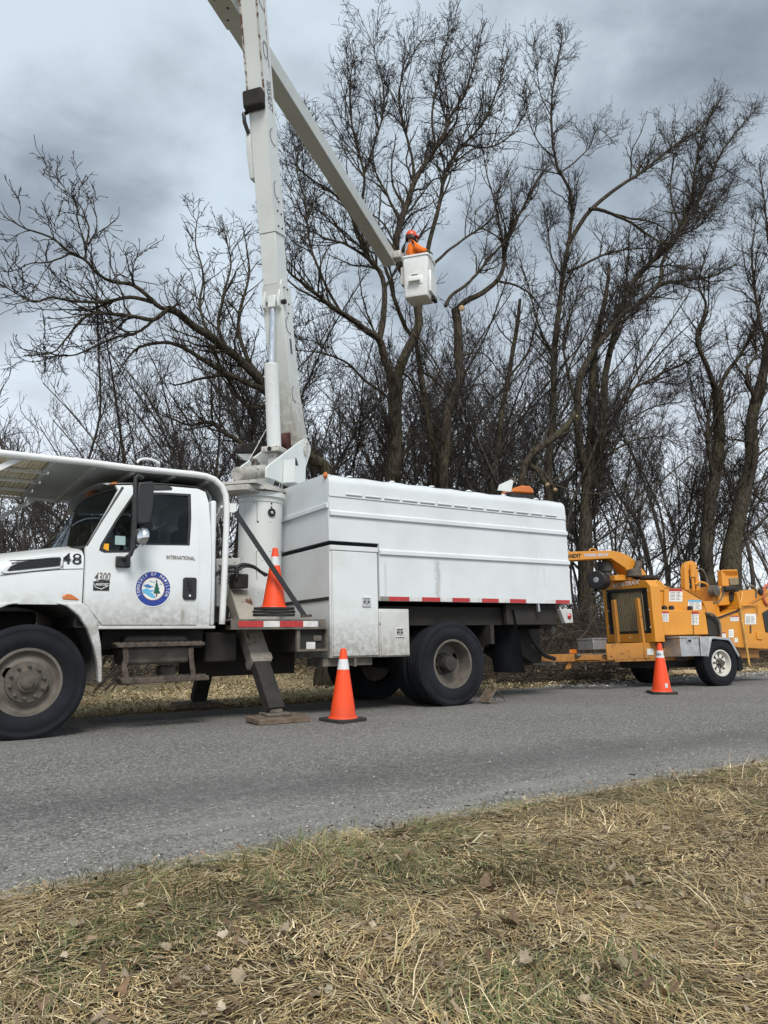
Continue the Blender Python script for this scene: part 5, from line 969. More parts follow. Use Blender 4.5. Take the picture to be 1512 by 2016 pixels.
b.build('access_panel_seam', M['greysteel'], ped)
for k in ((350, 608), (505, 620), (437, 450), (437, 492), (437, 515)): b = B(); b.lathe([(.012, 0), (.009, .01), (.001, .011)], on_ped(z2(*k)), nrm, 8); b.build('bolt', M['ink'], ped)
# ---- boom, in its own frame (s along reach, l left, z)
def H(x, y, l): return hit(x, y, FB, 1, l)
def bslab(pts, l0, l1): return B().prism([(s, l0, z) for s, z in pts], [(s, l1, z) for s, z in pts])
b = B(); b.lathe([(.001, 2.64), (.37, 2.64), (.37, 2.69), (.001, 2.69)], (0, 0, 0), (0, 0, 1), 40); b.box(-.42, .75, -.27, .27, 2.69, 2.73); tt = b.build('turntable', M['grease'], truck, smooth=True, inv=Binv)
b = B(); b.box(-.46, -.1, -.2, .3, 2.6, 2.67); b.build('turntable_shelf', M['grease'], tt, bevel=.01)
pl = [tuple(H(x, y, -.2)[[0, 2]]) for x, y in ((522, 922), (527, 916), (590, 868), (598, 864), (604, 868), (609, 884), (607, 896), (584, 967), (541, 946), (522, 940))]
for l in (-.225, .195): b = bslab(pl, l, l + .03); sp_ = b.build('turntable_plate', M['boom'], truck, bevel=.004, inv=Binv)
pl0 = [o for o in truck.children if o.name.startswith('turntable_plate')]
pv = H(598, 884, -.2); b = B(); b.lathe([(.001, 0.03), (.06, .03), (.06, -.45), (.001, -.45)], (pv[0], -.225, pv[2]), (0, -1, 0), 20); b.build('pivot_pin', M['grease'], truck, smooth=True, inv=Binv)
b = B(); c0 = H(602, 893, -.24); b.tube([(pv[0] + .05 * cos(t), -.245, pv[2] + .1 * sin(t)) for t in np.linspace(.4, 5.2, 14)], .014, 6); b.build('pin_keeper', M['grease'], truck, smooth=True, inv=Binv)
p = H(583, 911, -.23); b = B(); b.obox((p[0], -.227, p[2]), (.8, 0, .6), (-.6, 0, .8), (0, 1, 0), .045, .055, .002); b.build('warning_label', M['ink'], truck, inv=Binv)
# tool holder box on the plate
q_ = [H(*k, -.235) for k in ((560, 906), (580, 919), (580, 946), (560, 951))]
b = B(); sb = [(k[0], k[2]) for k in q_]; s0, s1 = sb[0][0] - .02, sb[1][0]; za, zb_ = sb[3][1], sb[0][1]
b.box(s0, s1, -.40, -.232, za, za + .006); b.box(s0, s0 + .006, -.40, -.232, za + .006, zb_); b.box(s1 - .006, s1, -.40, -.232, za + .006, zb_ - .06); b.box(s0 + .006, s1 - .006, -.40, -.394, za + .006, zb_ - .08); b.build('tool_holder', M['boom'], truck, inv=Binv)
for k in range(5): b = B(); b.tube([(s0 + .03 + k * .035, -.35, za + .08 + .01 * k), (s0 + .05 + k * .035, -.26, za + .10 + .01 * k)], .01, 6); b.build('control_lever', M['ink'], truck, inv=Binv)
m0 = H(466, 933, .05); m1 = H(518, 928, .05)
b = B(); b.tube([m0, m0 + (m1 - m0) * .55], .085, 18); b.tube([m0 + (m1 - m0) * .55, m0 + (m1 - m0) * .62], .065, 16); b.tube([m0 + (m1 - m0) * .62, m1], .092, 18); b.build('rotation_motor', M['grease'], truck, smooth=True, bevel=.006, inv=Binv)
b = B(); mm = m0 * .35 + m1 * .65; b.tube([mm + [0, 0, .08], mm + [0, 0, .17]], .04, 10); b.tube([mm + [-.08, 0, .15], mm + [.1, .0, .13]], .028, 8); b.tube([mm + [.1, 0, .12], mm + [.12, 0, -.02]], .022, 8); b.build('motor_fittings', M['greysteel'], truck, smooth=True, inv=Binv)
# lower boom
lo = [(.90, 3.62), (.66, 4.3), (.47, 5.0), (.345, 5.58)]; hi = [(.64, 5.62), (.76, 5.0), (.98, 4.2), (1.24, 3.58), (1.2, 3.42), (1.05, 3.36), (.93, 3.45)]
b = bslab(lo + hi, -.15, .15); lb = b.build('lower_boom', M['boomlow'], truck, bevel=.008, inv=Binv)
b = bslab([(.35, 5.585), (.212, 6.26), (.478, 6.32), (.62, 5.64)], -.115, .125); b.build('boom_insert', M['boom'], truck, bevel=.006, inv=Binv)
b = bslab([(.205, 6.265), (-.446, 9.2), (-.57, 9.78), (-.30, 9.84), (-.18, 9.26), (.485, 6.325)], -.13, .13); ub_ = b.build('boom_section', M['boom'], truck, bevel=.006, inv=Binv)
def edge(z, d=0.0): t = (z - 6.265) / (9.2 - 6.265); return .205 + (-.446 - .205) * t + d
for l in (-.123, .123): b = B(); b.beam((edge(7.95) - .004, l, 7.95), (edge(9.7) - .004, l, 9.7), .024, .014, (0, 1, 0)); b.build('rusty_edge', M['boomrust'], ub_)
b = B(); b.beam((edge(8.0, .2), -.128, 8.0), (edge(9.7, .2), -.128, 9.7), .016, .012, (0, 1, 0)); b.build('rusty_edge', M['boomrust'], ub_)
z0_ = H(500, 178, 0)[2]; z9_ = H(500, 212, 0)[2]; b = B(); b.obox((edge((z0_ + z9_) / 2) - .055, .01, (z0_ + z9_) / 2), (1, 0, -.2), (0, 1, 0), (-.2, 0, 1), .055, .15, (z0_ - z9_) / 2 * .92); b.build('boom_rest_pad', M['frame'], ub_, bevel=.03, seg=3)
b = bslab([(edge(7.65) + .02, 7.65), (edge(7.5) - .02, 7.5), (edge(7.3) - .03, 7.3), (edge(7.0), 7.0), (edge(7.0) + .12, 7.0), (edge(7.65) + .12, 7.65)], .131, .20); b.build('hose_cover', M['boom'], ub_, bevel=.01)
b = B(); b.tube([(edge(7.85) - .0, .15, 7.85), (edge(7.82) - .05, .18, 7.8), (edge(7.7) - .05, .18, 7.7), (edge(7.6), .16, 7.58)], .028, 8); b.build('boom_hose', M['black'], ub_, smooth=True)
sd_l = -.1315
b = B(); zt_, zb2 = H(521, 148, -.13)[2], H(540, 228, -.13)[2]; zmid = (zt_ + zb2) / 2; dwn = np.array([.222, 0, -1.0]); dwn /= np.linalg.norm(dwn); upv = np.array([1, 0, .222]); upv /= np.linalg.norm(upv)
letter(b, 'VERSALIFT', (edge(zmid, .14), sd_l, zmid), dwn, upv, .19, zt_ - zb2, .2, .0015); b.build('boom_lettering', M['ink'], ub_)
def hook(pxs, parent): b = B(); b.tube(catmull([(*H(x, y, -.137)[[0]], -.137, H(x, y, -.137)[2]) for x, y in pxs], 14), .0036, 5); b.build('wire_loop', M['ink'], parent)
hook([(522, 82), (518, 85), (520, 105), (524, 116), (527, 110)], ub_); hook([(519, 80), (525, 90), (527, 112)], ub_); hook([(536, 252), (532, 258), (534, 275), (540, 286), (543, 285)], ub_); hook([(543, 356), (540, 360), (541, 380), (546, 392), (548, 388)], ub_); hook([(510, 0), (514, 10), (520, 22)], ub_)
lsd = -.157
def hook2(pxs): b = B(); b.tube(catmull([(H(x, y, lsd)[0], lsd, H(x, y, lsd)[2]) for x, y in pxs], 14), .0036, 5); b.build('wire_loop', M['ink'], lb)
hook2([(567, 623), (563, 630), (566, 650), (573, 658)]); hook2([(578, 760), (575, 768), (577, 785), (583, 792)])
for pts, par, l in (([(559, 566), (565, 570), (562, 596), (568, 599), (567, 617)], lb, -.15), ([(546, 415), (553, 422), (548, 445), (555, 450), (548, 398)], ub_, -.13)):
    for k in pts: p = H(*k, l); b = B(); b.lathe([(.014, 0), (.012, .012), (.001, .014)], (p[0], l, p[2]), (0, -1, 0), 8); b.build('bolt', M['frame'], par)
p = H(573, 682, -.152); b = B(); b.obox((p[0], -.152, p[2]), (.26, 0, -1), (1, 0, .26), (0, 1, 0), .1, .025, .0015); b.build('data_plate', plain('data_plate', (.06, .09, .09), .4), lb)
# lift cylinder
c0, c1, c2 = H(540, 886, 0), H(534, 718, 0), H(538, 600, 0)
b = B(); b.lathe([(.001, 0), (.095, 0), (.095, np.linalg.norm(c1 - c0)), (.08, np.linalg.norm(c1 - c0) + .015), (.001, np.linalg.norm(c1 - c0) + .015)], c0, c1 - c0, 28); cyl = b.build('lift_cylinder', M['ped'], truck, smooth=True, inv=Binv)
b = B(); b.tube([c1, c2], .042, 20); b.build('cylinder_rod', M['chrome'], cyl, smooth=True)
b = B(); b.box(c0[0] - .13, c0[0] + .13, -.13, .13, c0[2] - .045, c0[2] + .03); b.box(c0[0] - .05, c0[0] + .05, -.07, .07, c0[2] - .3, c0[2] - .045); b.build('cylinder_mount', M['grease'], cyl, bevel=.01)
b = B(); b.lathe([(.03, 0), (.03, .012), (.018, .014), (.018, .004), (.001, .004)], (c0[0] - .13, 0, c0[2] - .01), (-1, 0, 0), 14); b.build('mount_bolt', M['ink'], cyl)
b = B(); b.box(c2[0] - .06, c2[0] + .06, -.06, .06, c2[2] - .06, c2[2] + .11); b.build('rod_eye', M['boom'], cyl, bevel=.012)
for l in (-.13, .09): b = bslab([(c2[0] - .07, c2[2] - .06), (c2[0] - .09, c2[2] + .03), (c2[0] - .02, c2[2] + .34), (c2[0] + .06, c2[2] + .36), (c2[0] + .2, c2[2] - .18), (c2[0] + .05, c2[2] - .1)], l, l + .04); b.build('clevis', M['boom'], truck, bevel=.01, inv=Binv)
b = B(); b.tube([(c2[0], -.19, c2[2] + .02), (c2[0], .15, c2[2] + .02)], .035, 12); b.build('clevis_pin', M['frame'], truck, smooth=True, inv=Binv)
b = B(); b.lathe([(.001, 0), (.14, 0), (.14, .1), (.001, .1)], (pv[0] - .12, -.05, pv[2] + .08), (0, 1, 0), 20); b.build('swivel_drum', plain('red_brown_drum', (.07, .02, .015), .6, var=.5), truck, smooth=True, inv=Binv)
# stowed control console and cable left of the turntable
def hpoly(pts, l): return [tuple(H(x, y, l)[[0, 2]]) for x, y in pts]
b = bslab(hpoly([(466, 882), (471, 874), (506, 870), (512, 886), (492, 893), (468, 892)], .42), .38, .46); b.build('console_cover', M['frame'], truck, bevel=.01, inv=Binv); b = bslab(hpoly([(466, 894), (496, 893), (492, 908), (480, 906)], .4), .39, .42); b.build('console_plate', M['boom'], truck, inv=Binv)
b = B(); b.tube([H(524, 845, .3), H(505, 880, .25), H(468, 945, .2)], .006, 5); b.build('cable', M['wtape'], truck, inv=Binv)
# upper boom
LU = .41; ua, ue = H(444, 0, LU), H(768, 513, LU); ud = (ue - ua); ud[1] = 0; ud /= np.linalg.norm(ud); ua = ua - ud * .8
b = B(); b.obox((ua + ue) / 2, ud, (0, 1, 0), np.cross(ud, (0, 1, 0)), np.linalg.norm(ue - ua) / 2, .14, .135); ubm = b.build('upper_boom', M['ubm'], truck, bevel=.012, inv=Binv)
b = B(); e0 = ua + ud * 1.1; b.obox((ua + e0) / 2 - [0, 0, .005], ud, (0, 1, 0), np.cross(ud, (0, 1, 0)), .56, .152, .15); b.build('elbow_sleeve', M['ubm'], ubm, bevel=.012)
for k in range(6): q_ = ua + ud * (.1 + .17 * k); b = B(); b.lathe([(.016, 0), (.012, .012), (.001, .013)], (q_[0], q_[1] + (.05 if k % 2 else -.05), q_[2] - .156), (0, 0, -1), 8); b.build('bolt', M['frame'], ubm)
b = B(); pe = H(505, -18, 0); b.tube([(pe[0], -.2, pe[2]), (pe[0], LU + .18, pe[2])], .09, 18); b.build('elbow_pin', M['grease'], truck, smooth=True, inv=Binv)
b = B(); b.obox(ue + ud * .02, ud, (0, 1, 0), np.cross(ud, (0, 1, 0)), .02, .12, .11); b.build('boom_end_cap', M['ubm'], ubm)
# bucket
SF, SBk, LR, LL, ZF, ZR = 6.70, 7.30, -.345, .245, 8.10, 9.06
def rrect(s0, s1, l0, l1, r, z, n=5):
    P = []
    for (cs, cl, a0) in ((s1 - r, l1 - r, 0), (s0 + r, l1 - r, pi / 2), (s0 + r, l0 + r, pi), (s1 - r, l0 + r, 3 * pi / 2)):
        for k in range(n): a = a0 + pi / 2 * k / (n - 1); P.append((cs + r * cos(a), cl + r * sin(a), z))
    return P
rings = []
for z, k in ((ZF, .06), (ZF + .012, .038), (ZF + .05, .025), (ZR - .04, .0), (ZR - .038, -.022), (ZR, -.022), (ZR, .02), (ZF + .08, .05)): rings.append(rrect(SF + k, SBk - k, LR + k, LL - k, .06, z))
n = len(rings[0]); b = B(); b.add([p for r in rings for p in r], [(i * n + k, i * n + (k + 1) % n, (i + 1) * n + (k + 1) % n, (i + 1) * n + k) for i in range(len(rings) - 1) for k in range(n)] + [tuple(range(n)), tuple((len(rings) - 1) * n + k for k in range(n))])
bk = b.build('bucket', M['bucket'], truck, smooth=True, inv=Binv)
lm_ = (LR + LL) / 2; b = B(); b.box(SF + .0, SF + .03, lm_ - .17, lm_ + .16, ZF + .27, ZF + .47); b.build('step_plate', M['bucket'], bk, bevel=.015); b = B(); b.box(SF - .10, SF + .02, lm_ - .13, lm_ + .13, ZF + .31, ZF + .40); b.build('bucket_step', M['bucket'], bk, bevel=.012)
b = B(); b.box(SF + .008, SF + .02, lm_ - .06, lm_ + .08, ZF + .48, ZF + .505); b.build('step_slot', M['greysteel'], bk)
b = B(); b.box(SF + .12, SBk - .03, LR - .035, LR + .02, ZF + .12, ZF + .62); b.build('side_cover', M['bucket'], bk, bevel=.02)
b = B(); b.box(SBk - .25, SBk - .02, LR - .05, LR + .02, ZF + .02, ZF + .1); b.build('side_step', M['frame'], bk)
q_ = ue - ud * .12; b = B(); b.tube([(q_[0], LU - .1, q_[2] - .02), (q_[0] + .12, LL + .02, q_[2] - .02)], .06, 12); b.build('mount_shaft', M['grease'], bk, smooth=True); b = B(); b.box(SF + .08, SF + .34, LL - .03, LL + .06, ZF + .35, ZF + .75); b.build('bucket_mount', M['grease'], bk, smooth=True)
b = B(); b.box(q_[0] - .12, q_[0] + .1, LU - .32, LU - .13, q_[2] - .1, q_[2] + .08); b.build('leveling_housing', M['grease'], bk, bevel=.03)
# amber light bar on the rear of the box roof
YL = YB + .9; b = B(); lbp = [TY(x, y, YL) for x, y in ((1006, 969), (1013, 960), (1030, 955), (1044, 956), (1051, 962), (1053, 972))]; b.slab(lbp, (0, .28, 0)); lbar = b.build('beacon_light', M['amber'], truck, bevel=.03, seg=3)
b = B(); b.slab([TY(x, y, YL - .02) for x, y in ((981, 965), (984, 954), (1006, 944), (1011, 947), (1006, 968))], (0, .02, 0)); b.build('beacon_shield', M['boom'], lbar); b = B(); b.slab([TY(x, y, YL + .01) for x, y in ((1006, 940), (1016, 938), (1017, 950), (1008, 952))], (0, .05, 0)); b.build('beacon_bracket', M['rusty'], lbar)
b = B(); zz = lbp[0][2]; b.box(lbp[0][0], lbp[-1][0], YL + .0, YL + .28, ZT - .0, zz + .0); b.build('beacon_base', M['frame'], lbar)

# ================================================================== WORKER IN THE BUCKET
def bw(p): return (FB @ np.array([*p, 1.0]))[:3]
def skin(name, verts, edges, radii, mat, parent, sub=2):
    base = np.array(parent.location[:]); me = bpy.data.meshes.new(name); me.from_pydata([tuple(bw(v) - base) for v in verts], edges, []); o = bpy.data.objects.new(name, me); COL.objects.link(o)
    m = o.modifiers.new('skin', 'SKIN'); m.use_smooth_shade = True
    for k, r in enumerate(radii): o.data.skin_vertices[0].data[k].radius = (r, r) if np.isscalar(r) else r
    o.data.skin_vertices[0].data[0].use_root = True; s = o.modifiers.new('sub', 'SUBSURF'); s.levels = sub; s.render_levels = sub; me.materials.append(M[mat]); o.parent = parent; return o
wk = empty('person', tuple(bw((7.0, 0.0, ZF + .085)))); tag(wk, 'worker in orange hard hat and orange jacket standing in the raised bucket', 'person')
fz = ZF + .085
J = dict(pel=(7.02, .04, fz + .86), wst=(7.01, .06, fz + 1.0), chs=(6.99, .09, fz + 1.2), nck=(6.99, .11, fz + 1.34), hd0=(6.99, .12, fz + 1.42), hd1=(6.985, .125, fz + 1.51), hd2=(6.98, .13, fz + 1.58),
         shr=(6.83, .03, fz + 1.27), elr=(6.80, -.14, fz + 1.10), hnr=(6.815, -.30, fz + 1.04), shl=(7.14, .16, fz + 1.27), ell=(7.2, .0, fz + 1.08), hnl=(7.16, -.2, fz + 1.06),
         hpr=(6.94, .0, fz + .8), knr=(6.93, -.04, fz + .44), ftr=(6.93, .0, fz + .06), hpl=(7.1, .08, fz + .8), knl=(7.1, .05, fz + .44), ftl=(7.1, .08, fz + .06), tor=(6.97, -.14, fz + .03), tol=(7.14, -.06, fz + .03))
J = {k: (v[0], v[1], v[2] - (.075 if v[2] - fz > .7 else 0)) for k, v in J.items()}
def chain(names, edges, radii, nm, mat, sub=2): ix = {n: i for i, n in enumerate(names)}; return skin(nm, [J[n] for n in names], [(ix[a], ix[c_]) for a, c_ in edges], radii, mat, wk, sub)
ALL = ['pel', 'wst', 'chs', 'nck', 'hd0', 'hd1', 'hd2', 'shr', 'elr', 'hnr', 'shl', 'ell', 'hnl', 'hpr', 'knr', 'ftr', 'hpl', 'knl', 'ftl', 'tor', 'tol']
ED = [('pel', 'wst'), ('wst', 'chs'), ('chs', 'nck'), ('nck', 'hd0'), ('hd0', 'hd1'), ('hd1', 'hd2'), ('chs', 'shr'), ('shr', 'elr'), ('elr', 'hnr'), ('chs', 'shl'), ('shl', 'ell'), ('ell', 'hnl'), ('pel', 'hpr'), ('hpr', 'knr'), ('knr', 'ftr'), ('pel', 'hpl'), ('hpl', 'knl'), ('knl', 'ftl'), ('ftr', 'tor'), ('ftl', 'tol')]
chain(ALL, ED, [.14, .13, .14, .06, .075, .085, .06, .065, .04, .03, .065, .04, .03, .085, .055, .04, .085, .055, .04, .035, .035], 'body', 'skin')
chain(['wst', 'pel', 'chs', 'nck', 'shr', 'elr', 'hnr', 'shl', 'ell', 'hnl'], [('pel', 'wst'), ('wst', 'chs'), ('chs', 'nck'), ('chs', 'shr'), ('shr', 'elr'), ('elr', 'hnr'), ('chs', 'shl'), ('shl', 'ell'), ('ell', 'hnl')], [.19, .18, .2, .1, .105, .078, .058, .105, .078, .058], 'jacket', 'hivis')
chain(['pel', 'hpr', 'knr', 'ftr', 'hpl', 'knl', 'ftl', 'tor', 'tol'], [('pel', 'hpr'), ('hpr', 'knr'), ('knr', 'ftr'), ('pel', 'hpl'), ('hpl', 'knl'), ('knl', 'ftl'), ('ftr', 'tor'), ('ftl', 'tol')], [.15, .1, .075, .065, .1, .075, .065, .05, .05], 'trousers', 'trouser')
def wpart(b, name, mat, **kw): o = b.build(name, M[mat], None, **kw); o.data.transform(mt(FB)); o.data.transform(Matrix.Translation(-Vector(wk.location))); o.parent = wk; return o
fd = np.array([.45, -.89, 0]); rt = np.array([-.89, -.45, 0]); hc = np.array(J['hd1']) + [0, 0, .03]
b = B(); b.lathe([(.125, 0), (.128, .02), (.12, .07), (.095, .115), (.05, .142), (.001, .15)], hc + [0, 0, .005], fd * .12 + [0, 0, 1], 24); b.slab([hc + fd * f + rt * r + [0, 0, .004] for f, r in ((.08, -.1), (.16, -.06), (.185, 0), (.16, .06), (.08, .1))], (0, 0, .012)); wpart(b, 'helmet', 'helmet', smooth=True)
b = B(); b.lathe([(.118, -.075), (.122, -.03), (.122, .01), (.1, .05)], hc - fd * .012, (0, 0, 1), 20); wpart(b, 'hair', 'hair', smooth=True)
for s_ in (-1, 1): b = B(); b.lathe([(.001, .045), (.035, .042), (.05, .02), (.05, 0), (.001, 0)], hc + rt * s_ * .1 - [0, 0, .05] + fd * .02, rt * s_, 16); wpart(b, 'ear_muff', 'black', smooth=True)
b = B(); fc_ = hc + fd * .125 - [0, 0, .06]; b.slab([fc_ + [0, 0, .02], fc_ + fd * .03 - [0, 0, .02], fc_ - [0, 0, .028]], rt * .02); wpart(b, 'nose', 'skin', bevel=.004)
for s_ in (-1, 1): b = B(); b.lathe([(.001, .012), (.011, .005), (.012, 0)], hc + fd * .108 + rt * s_ * .035 - [0, 0, .03], fd, 8); wpart(b, 'eye', 'ink', smooth=True)
b = B(); b.tube([hc + fd * .105 + rt * .03 - [0, 0, .105], hc + fd * .116 - [0, 0, .107], hc + fd * .105 - rt * .03 - [0, 0, .105]], .006, 6); wpart(b, 'mouth', 'brown', smooth=True)
for hn, el in (('hnr', 'elr'), ('hnl', 'ell')):
    h0 = np.array(J[hn]); d = h0 - np.array(J[el]); d /= np.linalg.norm(d); sd2 = np.cross(d, [0, 0, 1]); sd2 /= np.linalg.norm(sd2); vs = [tuple(h0 - d * .03), tuple(h0 + d * .05)]; es = [(0, 1)]; rs = [.034, (.042, .026)]
    for k, (o_, ln) in enumerate(((-.03, .06), (-.01, .075), (.01, .07), (.03, .055))):
        a = h0 + d * .075 + sd2 * o_; vs += [tuple(a), tuple(a + d * ln * .55 - np.array([0, 0, .012])), tuple(a + d * ln * .8 - np.array([0, 0, .04]))]; n0 = len(vs) - 3; es += [(1, n0), (n0, n0 + 1), (n0 + 1, n0 + 2)]; rs += [.011, .010, .009]
    a = h0 + d * .01 + sd2 * -.04; vs += [tuple(a), tuple(a + d * .05 - sd2 * .015 - np.array([0, 0, .02]))]; es += [(0, len(vs) - 2), (len(vs) - 2, len(vs) - 1)]; rs += [.013, .011]
    skin('glove', vs, es, rs, 'glove', wk, 1)
b = B(); b.lathe([(.19, -.022), (.192, 0), (.19, .022)], np.array(J['wst']) + [0, 0, .06], (0, 0, 1), 24); wpart(b, 'reflective_band', 'silver', smooth=True)
b = B(); b.tube([np.array(J['chs']) - rt * .02 + fd * -.17 + [0, 0, -.12], np.array(J['chs']) + rt * .06 - fd * .17 + [0, 0, .0], np.array(J['chs']) + rt * .08 - fd * .06 + [0, 0, .15]], .018, 6); wpart(b, 'shoulder_band', 'silver', smooth=True)

# ================================================================== TRAFFIC CONES
def cone(x, y, z, Hc, label, rz=0, words=None, sticker=False, only_base=False):
    r = empty('traffic_cone', (x, y, z), world=False, rot=(0, 0, rz)); k = Hc / .72; bs = .185 * k
    b = B(); P = []
    for cx_, cy_, a0 in ((1, 1, 0), (-1, 1, pi / 2), (-1, -1, pi), (1, -1, 3 * pi / 2)):
        for i in range(4): a = a0 + pi / 2 * i / 3; P.append((cx_ * (bs - .045) + .045 * cos(a), cy_ * (bs - .045) + .045 * sin(a), 0))
    b.slab(P, (0, 0, .032 * k)); b.build('cone_base', M['conebase'], r, bevel=.006)
    if only_base:
        tag(r, label, 'cone', 'cone bases nested under the deck cone'); return r
    ro = lambda h: (.137 + (.024 - .137) * h / (Hc - .032)) * k if False else .137 * k + (.024 - .137) * k * (h / Hc)
    def seg(name, h0, h1, m, dr=0.0, cap=False):
        b = B(); hs = np.linspace(h0, h1, 4); pr = [(ro(h) + dr, .032 * k + h) for h in hs]
        if cap: pr += [(.016 * k, pr[-1][1] + .004), (.014 * k, pr[-1][1] - .03)]
        b.lathe(pr, (0, 0, 0), (0, 0, 1), 40); return b.build(name, M[m], r, smooth=True)
    L = Hc - .032 * k; b = B(); b.lathe([(.155 * k, .032 * k), (.15 * k, .042 * k), (ro(.012), .048 * k)], (0, 0, 0), (0, 0, 1), 36); b.build('cone_skirt', M['cone'], r, smooth=True)
    seg('cone_body', .012, L * .70, 'cone'); bd_ = seg('reflective_band', L * .70, L * .85, 'cband', .0015); seg('cone_tip', L * .85, L, 'cone', 0, True)
    if words:
        hb = .032 * k + L * .765; b = B()
        for i, ch in enumerate(words):
            if ch == ' ': continue
            a = radians(-90) - rz + (i - 8.5) * .62; rr_ = ro(L * .765) + .003; o = np.array([rr_ * cos(a), rr_ * sin(a), hb]); letter(b, ch, o, (-sin(a), cos(a), 0), (-.16 * cos(a), -.16 * sin(a), .98), .05 * k, None, 0, .001)
        b.build('band_lettering', M['ink'], bd_)
    if sticker:
        a = radians(-110) - rz; rr_ = ro(.09) + .001; b = B(); o = np.array([rr_ * cos(a), rr_ * sin(a), .12]); t_ = np.array([-sin(a), cos(a), 0]); u_ = np.array([-.15 * cos(a), -.15 * sin(a), .98]); b.slab([o + t_ * i * .022 + u_ * j * .03 for i, j in ((-1, -1), (1, -1), (1, 1), (-1, 1))], np.array([cos(a), sin(a), 0]) * .002); b.build('cone_sticker', M['wtape'], r)
    return tag(r, label, 'cone', 'orange traffic cones round the truck')
c1_ = PZ(675, 1419, .004); cone(*c1_, PY(675, 1278, c1_[1])[2], 'orange traffic cone standing alone beside the outrigger pad', radians(12))
c2_ = PZ(1303, 1365, .004); cone(*c2_, PY(1296, 1267, c2_[1])[2], 'orange traffic cone with lettered white band in front of the chipper', radians(-35), 'HAMILTON TWP', True)
dk = (FT @ np.array([*TY(539, 1214, YB + .26), 1.0]))[:3]; zdk = dk[2] + .002
for i in range(2): cone(dk[0], dk[1], zdk + i * .036, .72, 'flat black cone base nested under the cone on the truck deck', radians(5 + 4 * i), only_base=True)
cone(dk[0], dk[1], zdk + .072, .70, 'orange traffic cone strapped on the truck deck behind the cab', radians(4))
# wheel chock behind the rear wheel
ck = empty('wheel_chock', (6.62, 7.55, .0)); b = B(); q_ = [(6.46, .008), (6.74, .008), (6.60, .17), (6.57, .17)]
for y in (7.50, 7.69): b = B(); b.tube([(q_[0][0], y, .016), (q_[1][0], y, .016), (6.585, y, .17), (q_[0][0], y, .016)], .011, 6); b.build('chock_side', M['greysteel'], ck)
b = B(); b.slab([(6.455, 7.50, .012), (6.57, 7.50, .172), (6.57, 7.69, .172), (6.455, 7.69, .012)], (.008, 0, 0)); b.build('chock_face', M['wood'], ck); tag(ck, 'triangular metal chock wedged behind the rear wheel', 'chock')

# ================================================================== WOOD CHIPPER
chp = empty('wood_chipper', tuple(CH_O), world=False); chp.rotation_euler = (CHR, 0, CHA)
tag(chp, 'orange towed wood chipper with folded infeed hopper and black radiator', 'wood chipper')
def z4(x, y): return 1040 + x / 3.203, 1060 + y / 3.203
def CV(x, y, v): return hit(*z4(x, y), FC, 1, v)
def CU(x, y, u): return hit(*z4(x, y), FC, 0, u)
def cslab(pts, v, dv, name, mat, parent=None, bevel=.006): b = B(); b.slab([CV(x, y, v) for x, y in pts], (0, dv, 0)); return b.build(name, M[mat], parent or chp, bevel=bevel)
OR = 'orange'
for v in (-.5, .42): b = B(); b.box(1.35, 4.6, v, v + .08, .42, .56); b.build('frame_rail', M['orangerust'], chp, bevel=.006)
b = B(); b.box(.12, 1.42, -.07, .07, .44, .56); b.build('tongue', M['orangerust'], chp, bevel=.006)
b = B(); b.beam((.9, 0, .5), (1.4, -.46, .5), .08, .1, (0, 0, 1)); b.beam((.9, 0, .5), (1.4, .46, .5), .08, .1, (0, 0, 1)); b.build('tongue_brace', M['orangerust'], chp)
p = CV(255, 770, 0); b = B(); b.tube([(p[0], 0, .46), (p[0] - .05, 0, .32)], .03, 8); b.tube([(p[0] + .06, 0, .46), (p[0], 0, .33)], .02, 8); b.build('hitch_hook', M['orangerust'], chp)
b = B(); p0, p1 = CV(300, 738, -.12), CV(520, 742, -.12); b.tube([p0, p0 * .5 + p1 * .5], .03, 10); b.tube([p0 * .5 + p1 * .5, p1], .045, 10); b.tube([p0 * .75 + p1 * .25 + [0, 0, .02], p0 * .75 + p1 * .25 + [0, 0, -.22]], .014, 6); b.build('tongue_jack', M['greysteel'], chp, smooth=True)
p = CV(283, 712, -.075); b = B(); b.box(p[0] - .07, p[0] + .07, -.075, -.071, p[2] - .03, p[2] + .03); b.build('amber_reflector', M['amber'], chp)
p0, p1 = CV(395, 640, .35), CV(485, 700, .35); b = B(); b.box(p0[0], p1[0], .3, .7, p1[2], p0[2]); tb = b.build('tongue_box', M['alu'], chp, bevel=.008); b = B(); b.box(p0[0] - .01, p1[0] + .01, .29, .71, p0[2] + .001, p0[2] + .03); b.build('box_lid', M['alu'], tb, bevel=.006)
# chassis skirt below the engine
cslab([(490, 665), (800, 655), (860, 700), (860, 755), (740, 758), (500, 770)], -.505, .02, 'chassis_plate', 'orangerust'); p = CV(770, 715, -.51); b = B(); b.box(p[0] - .07, p[0] + .07, -.512, -.507, p[2] - .05, p[2] + .05); b.build('maker_plate', M['wtape'], chp)
